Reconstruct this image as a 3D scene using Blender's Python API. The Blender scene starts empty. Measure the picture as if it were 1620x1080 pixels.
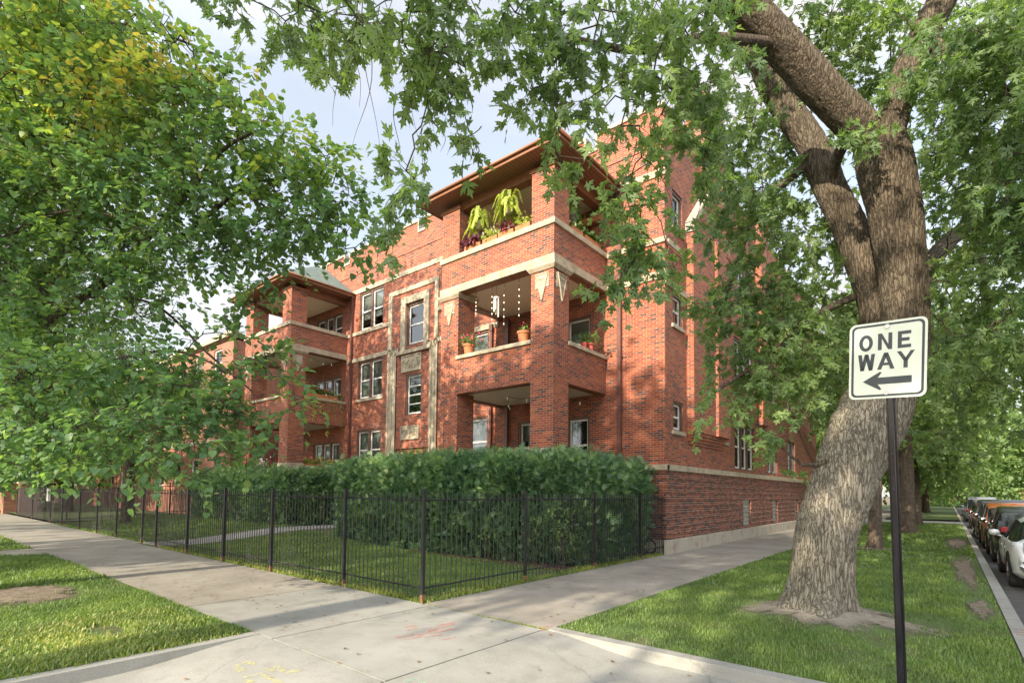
import bpy, math, random
import numpy as np
from math import sin, cos, pi, radians, atan2, sqrt
from mathutils import Vector, Matrix, noise
random.seed(5); rng = np.random.default_rng(7)
S = bpy.context.scene
COL = S.collection
# ---------------------------------------------------------------- camera
CH = 1.75
def Rm(yaw, pitch, roll):
    return (Matrix.Rotation(radians(yaw), 3, 'Z') @ Matrix.Rotation(pi/2+radians(pitch), 3, 'X') @ Matrix.Rotation(radians(roll), 3, 'Z'))
CR = Rm(39.5, 2.7, .58)
cd = bpy.data.cameras.new('camera'); cam = bpy.data.objects.new('camera', cd); COL.objects.link(cam)
cam.matrix_world = Matrix.Translation((0, 0, CH)) @ CR.to_4x4()
cd.sensor_width = 36; cd.lens = 36*838/1620; cd.shift_y = 199/1620; cd.clip_end = 2000; cd.clip_start = .05
S.camera = cam
CRn = np.array(CR)
def at(px, py, D):                      # a world point seen at a photo pixel, D metres deep
    return np.array([0, 0, CH]) + CRn @ np.array([(px-810)/838*D, -(py-739)/838*D, -D])
# ---------------------------------------------------------------- light
SUN_EL, SUN_AZ = 24, 177                 # azimuth clockwise from +y
w = bpy.data.worlds.new('World'); S.world = w; w.use_nodes = True
nt = w.node_tree; N = nt.nodes; L = nt.links
for n in list(N): N.remove(n)
out = N.new('ShaderNodeOutputWorld'); bg = N.new('ShaderNodeBackground')
sky = N.new('ShaderNodeTexSky'); sky.sky_type = 'NISHITA'; sky.sun_disc = False
sky.sun_elevation = radians(SUN_EL); sky.sun_rotation = radians(SUN_AZ)
sky.dust_density = 1.5; sky.air_density = 1.2
tc = N.new('ShaderNodeTexCoord'); mp = N.new('ShaderNodeMapping'); mp.inputs['Scale'].default_value = (1.6, 1.6, 3.5)
nz = N.new('ShaderNodeTexNoise'); nz.inputs['Scale'].default_value = 1.3; nz.inputs['Detail'].default_value = 7; nz.inputs['Roughness'].default_value = .55
cr = N.new('ShaderNodeValToRGB'); cr.color_ramp.elements[0].position = .42; cr.color_ramp.elements[1].position = .66
cr.color_ramp.elements[0].color = (.5, .5, .5, 1)
mx = N.new('ShaderNodeMixRGB')
vd = N.new('ShaderNodeVectorMath'); vd.operation = 'DOT_PRODUCT'; vd.inputs[1].default_value = (sin(radians(SUN_AZ)), cos(radians(SUN_AZ)), .35)
L.new(tc.outputs['Generated'], vd.inputs[0]); cs = N.new('ShaderNodeMapRange'); cs.inputs[1].default_value = -.2; cs.inputs[2].default_value = 1.0; cs.inputs[3].default_value = 3.2; cs.inputs[4].default_value = 10.8
L.new(vd.outputs['Value'], cs.inputs[0]); cc = N.new('ShaderNodeVectorMath'); cc.operation = 'SCALE'; cc.inputs[0].default_value = (1.0, .99, 1.0); L.new(cs.outputs[0], cc.inputs['Scale']); L.new(cc.outputs[0], mx.inputs[2])
L.new(tc.outputs['Generated'], mp.inputs[0]); L.new(mp.outputs[0], nz.inputs['Vector']); L.new(nz.outputs['Fac'], cr.inputs[0])
L.new(cr.outputs[0], mx.inputs[0]); L.new(sky.outputs[0], mx.inputs[1]); L.new(mx.outputs[0], bg.inputs[0]); L.new(bg.outputs[0], out.inputs[0])
bg.inputs[1].default_value = .15
sd = bpy.data.lights.new('sun', 'SUN'); sd.energy = 4.3; sd.angle = radians(.5); sd.color = (1, .86, .66)
so = bpy.data.objects.new('sun', sd); COL.objects.link(so)
az = radians(SUN_AZ); el = radians(SUN_EL)
sdir = Vector((sin(az)*cos(el), cos(az)*cos(el), sin(el)))
so.rotation_euler = sdir.to_track_quat('Z', 'Y').to_euler()
S.view_settings.view_transform = 'Standard'; S.view_settings.look = 'None'; S.view_settings.exposure = 1.18; S.view_settings.gamma = 1
S.cycles.max_bounces = 6; S.cycles.diffuse_bounces = 4; S.cycles.glossy_bounces = 2; S.cycles.transmission_bounces = 3; S.cycles.transparent_max_bounces = 6
# ---------------------------------------------------------------- materials
def mat(name, base, rough=.8, **k):
    m = bpy.data.materials.new(name); m.use_nodes = True
    b = m.node_tree.nodes['Principled BSDF']
    b.inputs['Base Color'].default_value = (*base, 1); b.inputs['Roughness'].default_value = rough
    for q, v in k.items(): b.inputs[q.replace('_', ' ')].default_value = v
    return m
def nd(m, t, **k):
    n = m.node_tree.nodes.new(t)
    for a, v in k.items():
        if a in n.inputs: n.inputs[a].default_value = v
        else: setattr(n, a, v)
    return n
def ramp(m, src, stops):
    r = nd(m, 'ShaderNodeValToRGB'); e = r.color_ramp.elements
    while len(e) < len(stops): e.new(.5)
    for q, (p, c) in zip(e, stops): q.position = p; q.color = (*c, 1) if len(c) == 3 else c
    m.node_tree.links.new(src, r.inputs[0]); return r
def bump(m, src, s=.5, d=.01, prev=None):
    b = nd(m, 'ShaderNodeBump', Strength=s, Distance=d); m.node_tree.links.new(src, b.inputs['Height'])
    if prev is not None: m.node_tree.links.new(prev.outputs[0], b.inputs['Normal'])
    m.node_tree.links.new(b.outputs[0], m.node_tree.nodes['Principled BSDF'].inputs['Normal']); return b
def noisy(name, cols, scale=3, rough=.85, bs=.3, bd=.01, detail=6, stretch=None, **k):
    m = mat(name, cols[0], rough, **k); l = m.node_tree.links
    g = nd(m, 'ShaderNodeTexCoord'); v = g.outputs['Object']
    if stretch:
        mp = nd(m, 'ShaderNodeMapping'); mp.inputs['Scale'].default_value = stretch; l.new(v, mp.inputs[0]); v = mp.outputs[0]
    n = nd(m, 'ShaderNodeTexNoise', Scale=scale, Detail=detail, Roughness=.6); l.new(v, n.inputs['Vector'])
    nn = len(cols); r = ramp(m, n.outputs['Fac'], [(.32+.36*i/max(1, nn-1), c) for i, c in enumerate(cols)])
    l.new(r.outputs[0], m.node_tree.nodes['Principled BSDF'].inputs['Base Color'])
    n2 = nd(m, 'ShaderNodeTexNoise', Scale=scale*9, Detail=4); l.new(v, n2.inputs['Vector'])
    if bs: bump(m, n2.outputs['Fac'], bs, bd)
    return m
def brick_mat(name, stops, mortar=(.38, .275, .20), wet=1.):
    m = mat(name, (.3, .1, .06), .85); l = m.node_tree.links; B = m.node_tree.nodes['Principled BSDF']
    g = nd(m, 'ShaderNodeNewGeometry'); sp = nd(m, 'ShaderNodeSeparateXYZ'); sn = nd(m, 'ShaderNodeSeparateXYZ')
    l.new(g.outputs['Position'], sp.inputs[0]); l.new(g.outputs['True Normal'], sn.inputs[0])
    ab = nd(m, 'ShaderNodeMath', operation='ABSOLUTE'); l.new(sn.outputs[0], ab.inputs[0])
    gt = nd(m, 'ShaderNodeMath', operation='GREATER_THAN'); l.new(ab.outputs[0], gt.inputs[0]); gt.inputs[1].default_value = .6
    mxx = nd(m, 'ShaderNodeMix'); l.new(gt.outputs[0], mxx.inputs[0]); l.new(sp.outputs[0], mxx.inputs[2]); l.new(sp.outputs[1], mxx.inputs[3])
    cb = nd(m, 'ShaderNodeCombineXYZ'); l.new(mxx.outputs[0], cb.inputs[0]); l.new(sp.outputs[2], cb.inputs[1])
    br = nd(m, 'ShaderNodeTexBrick', Scale=1); br.offset = .5
    for q, v in {'Color1': (0, 0, 0, 1), 'Color2': (1, 1, 1, 1), 'Mortar': (.5, .5, .5, 1), 'Mortar Size': .0065, 'Mortar Smooth': .2, 'Bias': 0, 'Brick Width': .215, 'Row Height': .0677}.items(): br.inputs[q].default_value = v
    l.new(cb.outputs[0], br.inputs['Vector'])
    r = ramp(m, br.outputs['Color'], stops)
    n = nd(m, 'ShaderNodeTexNoise', Scale=22, Detail=5); l.new(g.outputs['Position'], n.inputs['Vector'])
    hs = nd(m, 'ShaderNodeMixRGB', blend_type='MULTIPLY'); hs.inputs[0].default_value = .55
    rr = ramp(m, n.outputs['Fac'], [(.3, (.62, .62, .62)), (.7, (1.25, 1.25, 1.25))])
    l.new(r.outputs[0], hs.inputs[1]); l.new(rr.outputs[0], hs.inputs[2])
    n3 = nd(m, 'ShaderNodeTexNoise', Scale=.7, Detail=3); l.new(g.outputs['Position'], n3.inputs['Vector'])
    r3 = ramp(m, n3.outputs['Fac'], [(.35, (.8, .78, .78)), (.65, (1.1, 1.08, 1.05))])
    h2 = nd(m, 'ShaderNodeMixRGB', blend_type='MULTIPLY'); h2.inputs[0].default_value = .8
    l.new(hs.outputs[0], h2.inputs[1]); l.new(r3.outputs[0], h2.inputs[2])
    ms_ = nd(m, 'ShaderNodeMapping'); ms_.inputs['Scale'].default_value = (2.6, 2.6, .22); l.new(g.outputs['Position'], ms_.inputs[0]); n4 = nd(m, 'ShaderNodeTexNoise', Scale=1, Detail=6, Roughness=.65); l.new(ms_.outputs[0], n4.inputs[0])
    r5 = ramp(m, n4.outputs['Fac'], [(.3, (.74, .72, .71)), (.46, (1, 1, 1)), (.62, (1, 1, 1)), (.75, (1.16, 1.18, 1.2))]); h3 = nd(m, 'ShaderNodeMixRGB', blend_type='MULTIPLY'); h3.inputs[0].default_value = .8; l.new(h2.outputs[0], h3.inputs[1]); l.new(r5.outputs[0], h3.inputs[2]); h2 = h3
    mo = nd(m, 'ShaderNodeMixRGB'); l.new(br.outputs['Fac'], mo.inputs[0]); l.new(h2.outputs[0], mo.inputs[1]); mo.inputs[2].default_value = (*mortar, 1)
    l.new(mo.outputs[0], B.inputs['Base Color'])
    iv = nd(m, 'ShaderNodeMath', operation='SUBTRACT'); iv.inputs[0].default_value = 1; l.new(br.outputs['Fac'], iv.inputs[1])
    b1 = bump(m, iv.outputs[0], .7, .006); bump(m, n.outputs['Fac'], .35, .004, b1)
    return m
RED = [(0, (.085, .038, .036)), (.10, (.13, .048, .04)), (.18, (.22, .05, .03)), (.5, (.29, .062, .030)), (.8, (.36, .086, .038)), (1, (.42, .12, .052))]
M = {}
M['brick'] = brick_mat('red_brick', RED)
M['brick_dark'] = brick_mat('rough_brick', [(0, (.06, .03, .03)), (.35, (.1, .045, .04)), (.45, (.2, .06, .04)), (1, (.34, .11, .06))], (.33, .25, .2))
M['brick_far'] = brick_mat('neighbour_brick', [(0, (.2, .06, .04)), (1, (.36, .13, .08))])
M['stone'] = noisy('limestone', [(.29, .24, .165), (.40, .34, .25), (.47, .41, .31)], 4, .85, .3, .006)
def streaks(m, k=.75):
    l = m.node_tree.links; B = m.node_tree.nodes['Principled BSDF']; src = B.inputs['Base Color'].links[0].from_socket; g = nd(m, 'ShaderNodeNewGeometry')
    mp = nd(m, 'ShaderNodeMapping'); mp.inputs['Scale'].default_value = (5, 5, .5); l.new(g.outputs['Position'], mp.inputs[0]); n = nd(m, 'ShaderNodeTexNoise', Scale=1, Detail=7, Roughness=.7); l.new(mp.outputs[0], n.inputs[0])
    r_ = ramp(m, n.outputs['Fac'], [(.36, (.55, .52, .5)), (.52, (1, 1, 1))]); x = nd(m, 'ShaderNodeMixRGB', blend_type='MULTIPLY'); x.inputs[0].default_value = k; l.new(src, x.inputs[1]); l.new(r_.outputs[0], x.inputs[2]); l.new(x.outputs[0], B.inputs['Base Color'])
streaks(M['stone'], .35)
M['stone_grey'] = noisy('foundation_stone', [(.30, .25, .20), (.42, .37, .30), (.36, .36, .33)], 2.2, .9, .5, .01)
streaks(M['stone_grey'], .3)
M['relief'] = noisy('carved_stone', [(.22, .18, .14), (.46, .41, .33), (.55, .5, .42)], 14, .85, 1., .03, detail=2)
M['brown'] = noisy('brown_paint', [(.10, .055, .042), (.14, .075, .055)], 5, .5, .1)
M['copper'] = noisy('fascia_paint', [(.20, .085, .042), (.27, .12, .06)], 4, .45, .1)
M['pipe'] = noisy('downspout_paint', [(.115, .05, .042), (.16, .07, .055)], 4, .45, .1)
M['white'] = noisy('white_paint', [(.66, .64, .6), (.8, .78, .74)], 6, .5, .1)
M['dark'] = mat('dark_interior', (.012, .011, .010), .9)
M['wood'] = noisy('varnished_wood', [(.26, .10, .035), (.38, .17, .06)], 4, .4, .2, stretch=(8, 8, .6))
M['iron'] = noisy('black_iron', [(.010, .010, .014), (.02, .02, .027), (.035, .024, .02)], 6, .42, .35, .003, Metallic=.2)
M['rust'] = noisy('rusty_iron', [(.03, .026, .028), (.16, .075, .035), (.22, .11, .05)], 9, .7, .4, .003)
M['pole'] = noisy('black_pole', [(.008, .008, .010), (.022, .021, .028)], 5, .22, .15, .002, stretch=(3, 3, .4), Metallic=.3)
M['sign_white'] = noisy('sign_sheeting', [(.62, .68, .58), (.67, .73, .63)], 2, .35, 0)
M['sign_black'] = mat('sign_ink', (.022, .036, .045), .4)
M['metal'] = mat('galvanised_metal', (.4, .42, .44), .35, Metallic=.9)
M['terra'] = noisy('terracotta', [(.38, .13, .05), (.5, .2, .09)], 8, .8, .2)
M['terra_red'] = noisy('pink_pot', [(.5, .08, .07), (.6, .14, .1)], 8, .6, .2)
M['basket'] = mat('basket_plastic', (.45, .43, .38), .6)
M['roof'] = noisy('green_shingle', [(.075, .11, .10), (.12, .165, .15), (.16, .2, .185)], 6, .9, .4)
M['flat_roof'] = mat('roof_tar', (.04, .04, .04), .9)
M['bark'] = None
M['soil'] = noisy('soil', [(.10, .07, .05), (.17, .125, .09), (.22, .17, .125)], 5, .95, .8, .03)
M['mulch'] = noisy('mulch', [(.06, .03, .02), (.14, .06, .035), (.2, .1, .06)], 14, .95, .9, .03)
M['asphalt'] = noisy('asphalt', [(.055, .052, .05), (.085, .082, .08)], 5, .9, .6, .006)
M['curtain'] = noisy('curtain', [(.52, .52, .5), (.62, .62, .6)], 3, .9, .3, .02, stretch=(14, 14, .3))
M['blind'] = mat('blind', (.68, .68, .65), .7)
M['glassblock'] = noisy('glass_block', [(.28, .3, .26), (.42, .44, .38)], 12, .15, .6, .02)
M['rubber'] = mat('rubber', (.018, .018, .018), .8)
M['chrome'] = mat('chrome', (.7, .7, .72), .12, Metallic=1)
M['bulb'] = mat('bulb_glass', (.8, .78, .7), .15)
M['pink'] = mat('pink_petals', (.62, .04, .13), .6)
M['redf'] = mat('red_petals', (.55, .03, .04), .6)
M['whitef'] = mat('white_petals', (.75, .7, .66), .6)
M['lawnbase'] = noisy('turf_soil', [(.09, .075, .04), (.08, .12, .03), (.09, .15, .035)], 1.3, .95, .5, .02)
def concrete(name, a, b, c):
    m = noisy(name, [a, b, c], .9, .9, .35, .004); l = m.node_tree.links; B = m.node_tree.nodes['Principled BSDF']
    g = nd(m, 'ShaderNodeTexCoord'); src = B.inputs['Base Color'].links[0].from_socket
    n = nd(m, 'ShaderNodeTexNoise', Scale=90, Detail=3); l.new(g.outputs['Object'], n.inputs[0])
    r = ramp(m, n.outputs['Fac'], [(.3, (.78, .78, .78)), (.7, (1.12, 1.12, 1.12))])
    x = nd(m, 'ShaderNodeMixRGB', blend_type='MULTIPLY'); x.inputs[0].default_value = .9; l.new(src, x.inputs[1]); l.new(r.outputs[0], x.inputs[2])
    v = nd(m, 'ShaderNodeTexNoise', Scale=3.1, Detail=8, Roughness=.75); l.new(g.outputs['Object'], v.inputs[0])
    r2 = ramp(m, v.outputs['Fac'], [(.36, (.62, .6, .58)), (.5, (1, 1, 1))])
    y = nd(m, 'ShaderNodeMixRGB', blend_type='MULTIPLY'); y.inputs[0].default_value = .38; l.new(x.outputs[0], y.inputs[1]); l.new(r2.outputs[0], y.inputs[2])
    # hairline cracks
    vo = nd(m, 'ShaderNodeTexVoronoi', feature='DISTANCE_TO_EDGE', Scale=.33)
    wa = nd(m, 'ShaderNodeMixRGB', blend_type='ADD'); wa.inputs[0].default_value = .35; l.new(g.outputs['Object'], wa.inputs[1]); l.new(v.outputs['Color'], wa.inputs[2])
    l.new(wa.outputs[0], vo.inputs['Vector'])
    r4 = ramp(m, vo.outputs['Distance'], [(0, (.4, .38, .35)), (.004, (1, 1, 1))])
    z = nd(m, 'ShaderNodeMixRGB', blend_type='MULTIPLY'); z.inputs[0].default_value = .45; l.new(y.outputs[0], z.inputs[1]); l.new(r4.outputs[0], z.inputs[2])
    l.new(z.outputs[0], B.inputs['Base Color']); return m
M['concrete'] = concrete('old_concrete', (.225, .205, .175), (.28, .258, .222), (.325, .303, .268))
M['concrete_new'] = concrete('newer_concrete', (.25, .248, .228), (.30, .297, .272), (.345, .34, .315))
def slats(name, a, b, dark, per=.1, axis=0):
    m = mat(name, a, .6); l = m.node_tree.links
    g = nd(m, 'ShaderNodeNewGeometry'); s = nd(m, 'ShaderNodeSeparateXYZ'); l.new(g.outputs['Position'], s.inputs[0])
    d = nd(m, 'ShaderNodeMath', operation='DIVIDE'); l.new(s.outputs[axis], d.inputs[0]); d.inputs[1].default_value = per
    f = nd(m, 'ShaderNodeMath', operation='FRACT'); l.new(d.outputs[0], f.inputs[0])
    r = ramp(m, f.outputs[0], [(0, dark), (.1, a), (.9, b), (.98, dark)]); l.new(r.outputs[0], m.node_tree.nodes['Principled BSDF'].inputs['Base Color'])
    bump(m, f.outputs[0], .3, .005); return m
M['ceiling'] = slats('cream_beadboard', (.78, .74, .58), (.82, .78, .62), (.34, .3, .2), .11, 0)
M['soffit'] = slats('brown_soffit', (.22, .10, .06), (.27, .125, .075), (.06, .03, .02), .13, 0)
M['planks'] = slats('door_boards', (.40, .27, .13), (.46, .32, .17), (.1, .05, .02), .12, 0)
# glass: thin pane, part mirror and part see-through
def glass(name, tint=(.5, .55, .55)):
    m = bpy.data.materials.new(name); m.use_nodes = True; n = m.node_tree.nodes; l = m.node_tree.links
    n.remove(n['Principled BSDF']); t = n.new('ShaderNodeBsdfTransparent'); t.inputs[0].default_value = (*tint, 1)
    g = n.new('ShaderNodeBsdfGlossy'); g.inputs['Roughness'].default_value = .04; g.inputs[0].default_value = (.9, .95, 1, 1)
    f = n.new('ShaderNodeFresnel'); f.inputs[0].default_value = 1.9; x = n.new('ShaderNodeMixShader')
    l.new(f.outputs[0], x.inputs[0]); l.new(t.outputs[0], x.inputs[1]); l.new(g.outputs[0], x.inputs[2]); l.new(x.outputs[0], n['Material Output'].inputs[0]); return m
M['glass'] = glass('window_glass'); M['glass_dark'] = mat('car_glass', (.012, .016, .016), .04)
def leaf_mat(name, stops, trans=.5, rough=.5, patch=None):
    m = bpy.data.materials.new(name); m.use_nodes = True; n = m.node_tree.nodes; l = m.node_tree.links
    B = n['Principled BSDF']; B.inputs['Roughness'].default_value = rough
    a = n.new('ShaderNodeAttribute'); a.attribute_name = 'rnd'
    r = ramp(m, a.outputs['Fac'], stops); col = r.outputs[0]
    g = nd(m, 'ShaderNodeTexCoord'); nn = nd(m, 'ShaderNodeTexNoise', Scale=.9, Detail=3); l.new(g.outputs['Object'], nn.inputs[0])
    r2 = ramp(m, nn.outputs['Fac'], [(.35, (.72, .78, .8)), (.65, (1.2, 1.15, 1.0))])
    x = nd(m, 'ShaderNodeMixRGB', blend_type='MULTIPLY'); x.inputs[0].default_value = 1; l.new(col, x.inputs[1]); l.new(r2.outputs[0], x.inputs[2]); col = x.outputs[0]
    l.new(col, B.inputs['Base Color'])
    t = n.new('ShaderNodeBsdfTranslucent'); tb = nd(m, 'ShaderNodeMixRGB', blend_type='MULTIPLY'); tb.inputs[0].default_value = 1
    l.new(col, tb.inputs[1]); tb.inputs[2].default_value = (1.7, 1.75, .85, 1); l.new(tb.outputs[0], t.inputs[0])
    ms = n.new('ShaderNodeMixShader'); ms.inputs[0].default_value = trans
    l.new(B.outputs[0], ms.inputs[1]); l.new(t.outputs[0], ms.inputs[2]); l.new(ms.outputs[0], n['Material Output'].inputs[0]); return m
M['maple'] = leaf_mat('maple_leaf', [(0, (.12, .19, .08)), (.5, (.175, .27, .115)), (.85, (.24, .35, .15)), (1, (.31, .41, .19))])
M['linden'] = leaf_mat('linden_leaf', [(0, (.10, .19, .11)), (.5, (.155, .27, .135)), (.78, (.25, .36, .12)), (.94, (.42, .46, .12)), (1, (.52, .42, .12))])
M['far_leaf'] = leaf_mat('far_leaf', [(0, (.11, .19, .075)), (.6, (.19, .29, .11)), (1, (.29, .39, .16))])
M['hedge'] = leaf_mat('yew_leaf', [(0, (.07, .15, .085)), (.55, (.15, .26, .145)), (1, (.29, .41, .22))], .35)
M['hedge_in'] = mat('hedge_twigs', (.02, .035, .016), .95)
M['grass'] = leaf_mat('grass_blade', [(0, (.10, .17, .045)), (.6, (.17, .26, .075)), (.88, (.25, .33, .11)), (1, (.40, .37, .20))], .35)
M['grass_dry'] = leaf_mat('weedy_grass', [(0, (.14, .2, .05)), (.5, (.25, .31, .08)), (1, (.45, .42, .2))], .35)
M['fern'] = leaf_mat('fern_frond', [(0, (.26, .34, .07)), (1, (.5, .55, .15))], .45)
M['sapling'] = leaf_mat('sapling_leaf', [(0, (.10, .18, .04)), (1, (.2, .28, .06))], .35)
M['plant'] = leaf_mat('house_plant', [(0, (.05, .12, .03)), (1, (.16, .27, .06))], .35)
M['purple'] = leaf_mat('coleus_leaf', [(0, (.07, .015, .035)), (1, (.2, .05, .08))], .3)
def bark(name, stops, sc=1., upper=False):
    m = mat(name, stops[1], .92); l = m.node_tree.links; g = nd(m, 'ShaderNodeTexCoord')
    mp = nd(m, 'ShaderNodeMapping'); mp.inputs['Scale'].default_value = (24*sc, 24*sc, 3.6*sc); l.new(g.outputs['Object'], mp.inputs[0])
    n0 = nd(m, 'ShaderNodeTexNoise', Scale=1.1, Detail=4); l.new(mp.outputs[0], n0.inputs[0])
    ad = nd(m, 'ShaderNodeMixRGB', blend_type='ADD'); ad.inputs[0].default_value = 1.; ns_ = nd(m, 'ShaderNodeVectorMath', operation='SCALE'); ns_.inputs['Scale'].default_value = 1.9; l.new(n0.outputs['Color'], ns_.inputs[0]); l.new(mp.outputs[0], ad.inputs[1]); l.new(ns_.outputs[0], ad.inputs[2])
    av = nd(m, 'ShaderNodeTexVoronoi', feature='DISTANCE_TO_EDGE', Scale=1.); l.new(ad.outputs[0], av.inputs['Vector'])
    mq = nd(m, 'ShaderNodeMapping'); mq.inputs['Scale'].default_value = (60*sc, 60*sc, 9*sc); l.new(g.outputs['Object'], mq.inputs[0]); fi = nd(m, 'ShaderNodeTexNoise', Scale=1, Detail=5, Roughness=.65); l.new(mq.outputs[0], fi.inputs[0])
    n = nd(m, 'ShaderNodeTexNoise', Scale=7, Detail=8, Roughness=.7); l.new(g.outputs['Object'], n.inputs[0])
    r = ramp(m, n.outputs['Fac'], [(.3+.4*i/(len(stops)-1), c) for i, c in enumerate(stops)])
    rc = ramp(m, av.outputs[0], [(0, (.42, .39, .36)), (.05, (.84, .83, .81)), (.16, (1.05, 1.05, 1.05))])
    x = nd(m, 'ShaderNodeMixRGB', blend_type='MULTIPLY'); x.inputs[0].default_value = 1; l.new(r.outputs[0], x.inputs[1]); l.new(rc.outputs[0], x.inputs[2])
    if upper:                            # bark colour turns darker and browner up the stem
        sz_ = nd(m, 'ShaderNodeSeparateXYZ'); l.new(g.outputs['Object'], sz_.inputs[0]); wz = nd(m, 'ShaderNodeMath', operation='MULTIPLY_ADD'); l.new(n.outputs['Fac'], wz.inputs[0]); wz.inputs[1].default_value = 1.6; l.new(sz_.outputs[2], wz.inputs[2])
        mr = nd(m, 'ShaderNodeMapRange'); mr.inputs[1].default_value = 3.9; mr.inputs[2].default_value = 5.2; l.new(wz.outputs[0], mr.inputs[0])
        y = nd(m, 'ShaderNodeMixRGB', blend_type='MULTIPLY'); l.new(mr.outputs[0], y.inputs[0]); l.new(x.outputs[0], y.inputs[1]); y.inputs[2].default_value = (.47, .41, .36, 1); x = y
    l.new(x.outputs[0], m.node_tree.nodes['Principled BSDF'].inputs['Base Color'])
    rb = ramp(m, av.outputs[0], [(0, (0, 0, 0)), (.12, (.7, .7, .7)), (.4, (1, 1, 1))])
    fr = ramp(m, fi.outputs['Fac'], [(.3, (.74, .73, .72)), (.6, (1.08, 1.08, 1.08))]); y = nd(m, 'ShaderNodeMixRGB', blend_type='MULTIPLY'); y.inputs[0].default_value = .8; l.new(x.outputs[0], y.inputs[1]); l.new(fr.outputs[0], y.inputs[2]); l.new(y.outputs[0], m.node_tree.nodes['Principled BSDF'].inputs['Base Color'])
    b1 = bump(m, rb.outputs[0], 1., .025); bump(m, fi.outputs['Fac'], .8, .012, b1); return m
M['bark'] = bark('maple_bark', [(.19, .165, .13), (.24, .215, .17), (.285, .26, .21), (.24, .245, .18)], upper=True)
M['bark_dark'] = bark('dark_bark', [(.06, .045, .035), (.12, .09, .065), (.17, .13, .10)])
M['twig'] = mat('twig', (.06, .045, .035), .9)
# ---------------------------------------------------------------- mesh helpers
def link(name, me, m, parent=None, smooth=False):
    o = bpy.data.objects.new(name, me); COL.objects.link(o)
    if m is not None: me.materials.append(m)
    if smooth: me.polygons.foreach_set('use_smooth', [True]*len(me.polygons))
    if parent is not None: o.parent = parent
    return o
def np_mesh(name, V, F, m, parent=None, rnd=None, smooth=False):
    me = bpy.data.meshes.new(name); V = np.asarray(V, np.float32); F = np.asarray(F, np.int32); k = F.shape[1]
    me.vertices.add(len(V)); me.vertices.foreach_set('co', V.ravel())
    me.loops.add(F.size); me.loops.foreach_set('vertex_index', F.ravel())
    me.polygons.add(len(F)); me.polygons.foreach_set('loop_start', np.arange(0, F.size, k, dtype=np.int32))
    me.update(calc_edges=True)
    if rnd is not None:
        a = me.attributes.new('rnd', 'FLOAT', 'FACE'); a.data.foreach_set('value', np.asarray(rnd, np.float32))
    return link(name, me, m, parent, smooth)
class MB:
    def __init__(s): s.v = []; s.f = []
    def quad(s, *p):
        n = len(s.v); s.v += [tuple(q) for q in p]; s.f.append(tuple(range(n, n+len(p)))); return s
    def box(s, x0, x1, y0, y1, z0, z1):
        x0, x1 = min(x0, x1), max(x0, x1); y0, y1 = min(y0, y1), max(y0, y1)
        n = len(s.v); s.v += [(x0,y0,z0),(x1,y0,z0),(x1,y1,z0),(x0,y1,z0),(x0,y0,z1),(x1,y0,z1),(x1,y1,z1),(x0,y1,z1)]
        s.f += [(n,n+3,n+2,n+1),(n+4,n+5,n+6,n+7),(n,n+1,n+5,n+4),(n+1,n+2,n+6,n+5),(n+2,n+3,n+7,n+6),(n+3,n,n+4,n+7)]; return s
    def tube(s, pts, rad, seg=8, cap=True):
        pts = [Vector(p) for p in pts]; rad = rad if hasattr(rad, '__len__') else [rad]*len(pts)
        ref = Vector((0, 0, 1)) if abs((pts[-1]-pts[0]).normalized().z) < .9 else Vector((1, 0, 0)); base = len(s.v)
        for i, p in enumerate(pts):
            d = (pts[min(i+1, len(pts)-1)]-pts[max(i-1, 0)]).normalized(); a = d.cross(ref).normalized(); b = a.cross(d)
            for k in range(seg):
                t = 2*pi*k/seg; s.v.append(tuple(p+(a*cos(t)+b*sin(t))*rad[i]))
        for i in range(len(pts)-1):
            for k in range(seg):
                q = base+i*seg; s.f.append((q+k, q+(k+1) % seg, q+seg+(k+1) % seg, q+seg+k))
        if cap: s.f.append(tuple(base+k for k in range(seg))[::-1]); s.f.append(tuple(base+(len(pts)-1)*seg+k for k in range(seg)))
        return s
    def lathe(s, c, prof, seg=16):
        b = len(s.v)
        for r, z in prof:
            for k in range(seg): t = 2*pi*k/seg; s.v.append((c[0]+r*cos(t), c[1]+r*sin(t), c[2]+z))
        for i in range(len(prof)-1):
            for k in range(seg): q = b+i*seg; s.f.append((q+k, q+(k+1) % seg, q+seg+(k+1) % seg, q+seg+k))
        return s
    def prism(s, poly, a, b, fn):          # poly in (u,w); fn(u,w,d)->xyz ; a,b depths
        n = len(s.v); k = len(poly); s.v += [tuple(fn(u, w_, a)) for u, w_ in poly]+[tuple(fn(u, w_, b)) for u, w_ in poly]
        s.f.append(tuple(range(n, n+k))); s.f.append(tuple(range(n+2*k-1, n+k-1, -1)))
        for i in range(k): j = (i+1) % k; s.f.append((n+i, n+k+i, n+k+j, n+j))
        return s
    def build(s, name, m, parent=None, smooth=False, bevel=0):
        me = bpy.data.meshes.new(name); me.from_pydata(s.v, [], s.f); me.update()
        o = link(name, me, m, parent, smooth)
        if bevel:
            b = o.modifiers.new('bevel', 'BEVEL'); b.width = bevel; b.segments = 2; b.limit_method = 'ANGLE'
        return o
def thing(name, label, cat, loc=(0, 0, 0), group=None):
    o = bpy.data.objects.new(name, None); COL.objects.link(o); o.location = loc; o['label'] = label; o['category'] = cat
    if group: o['group'] = group
    return o
def tag(o, label, cat, group=None, kind=None):
    if label: o['label'] = label
    if cat: o['category'] = cat
    if group: o['group'] = group
    if kind: o['kind'] = kind
    return o
def struct(o): o['kind'] = 'structure'; return o
def rehome(root):                        # move an Empty to its children's base while they keep their place
    pass
# ================================================================ GROUND
g = MB().box(-900, 900, -900, 900, -.9, -.35).build('ground', M['soil']); struct(g)
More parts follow.
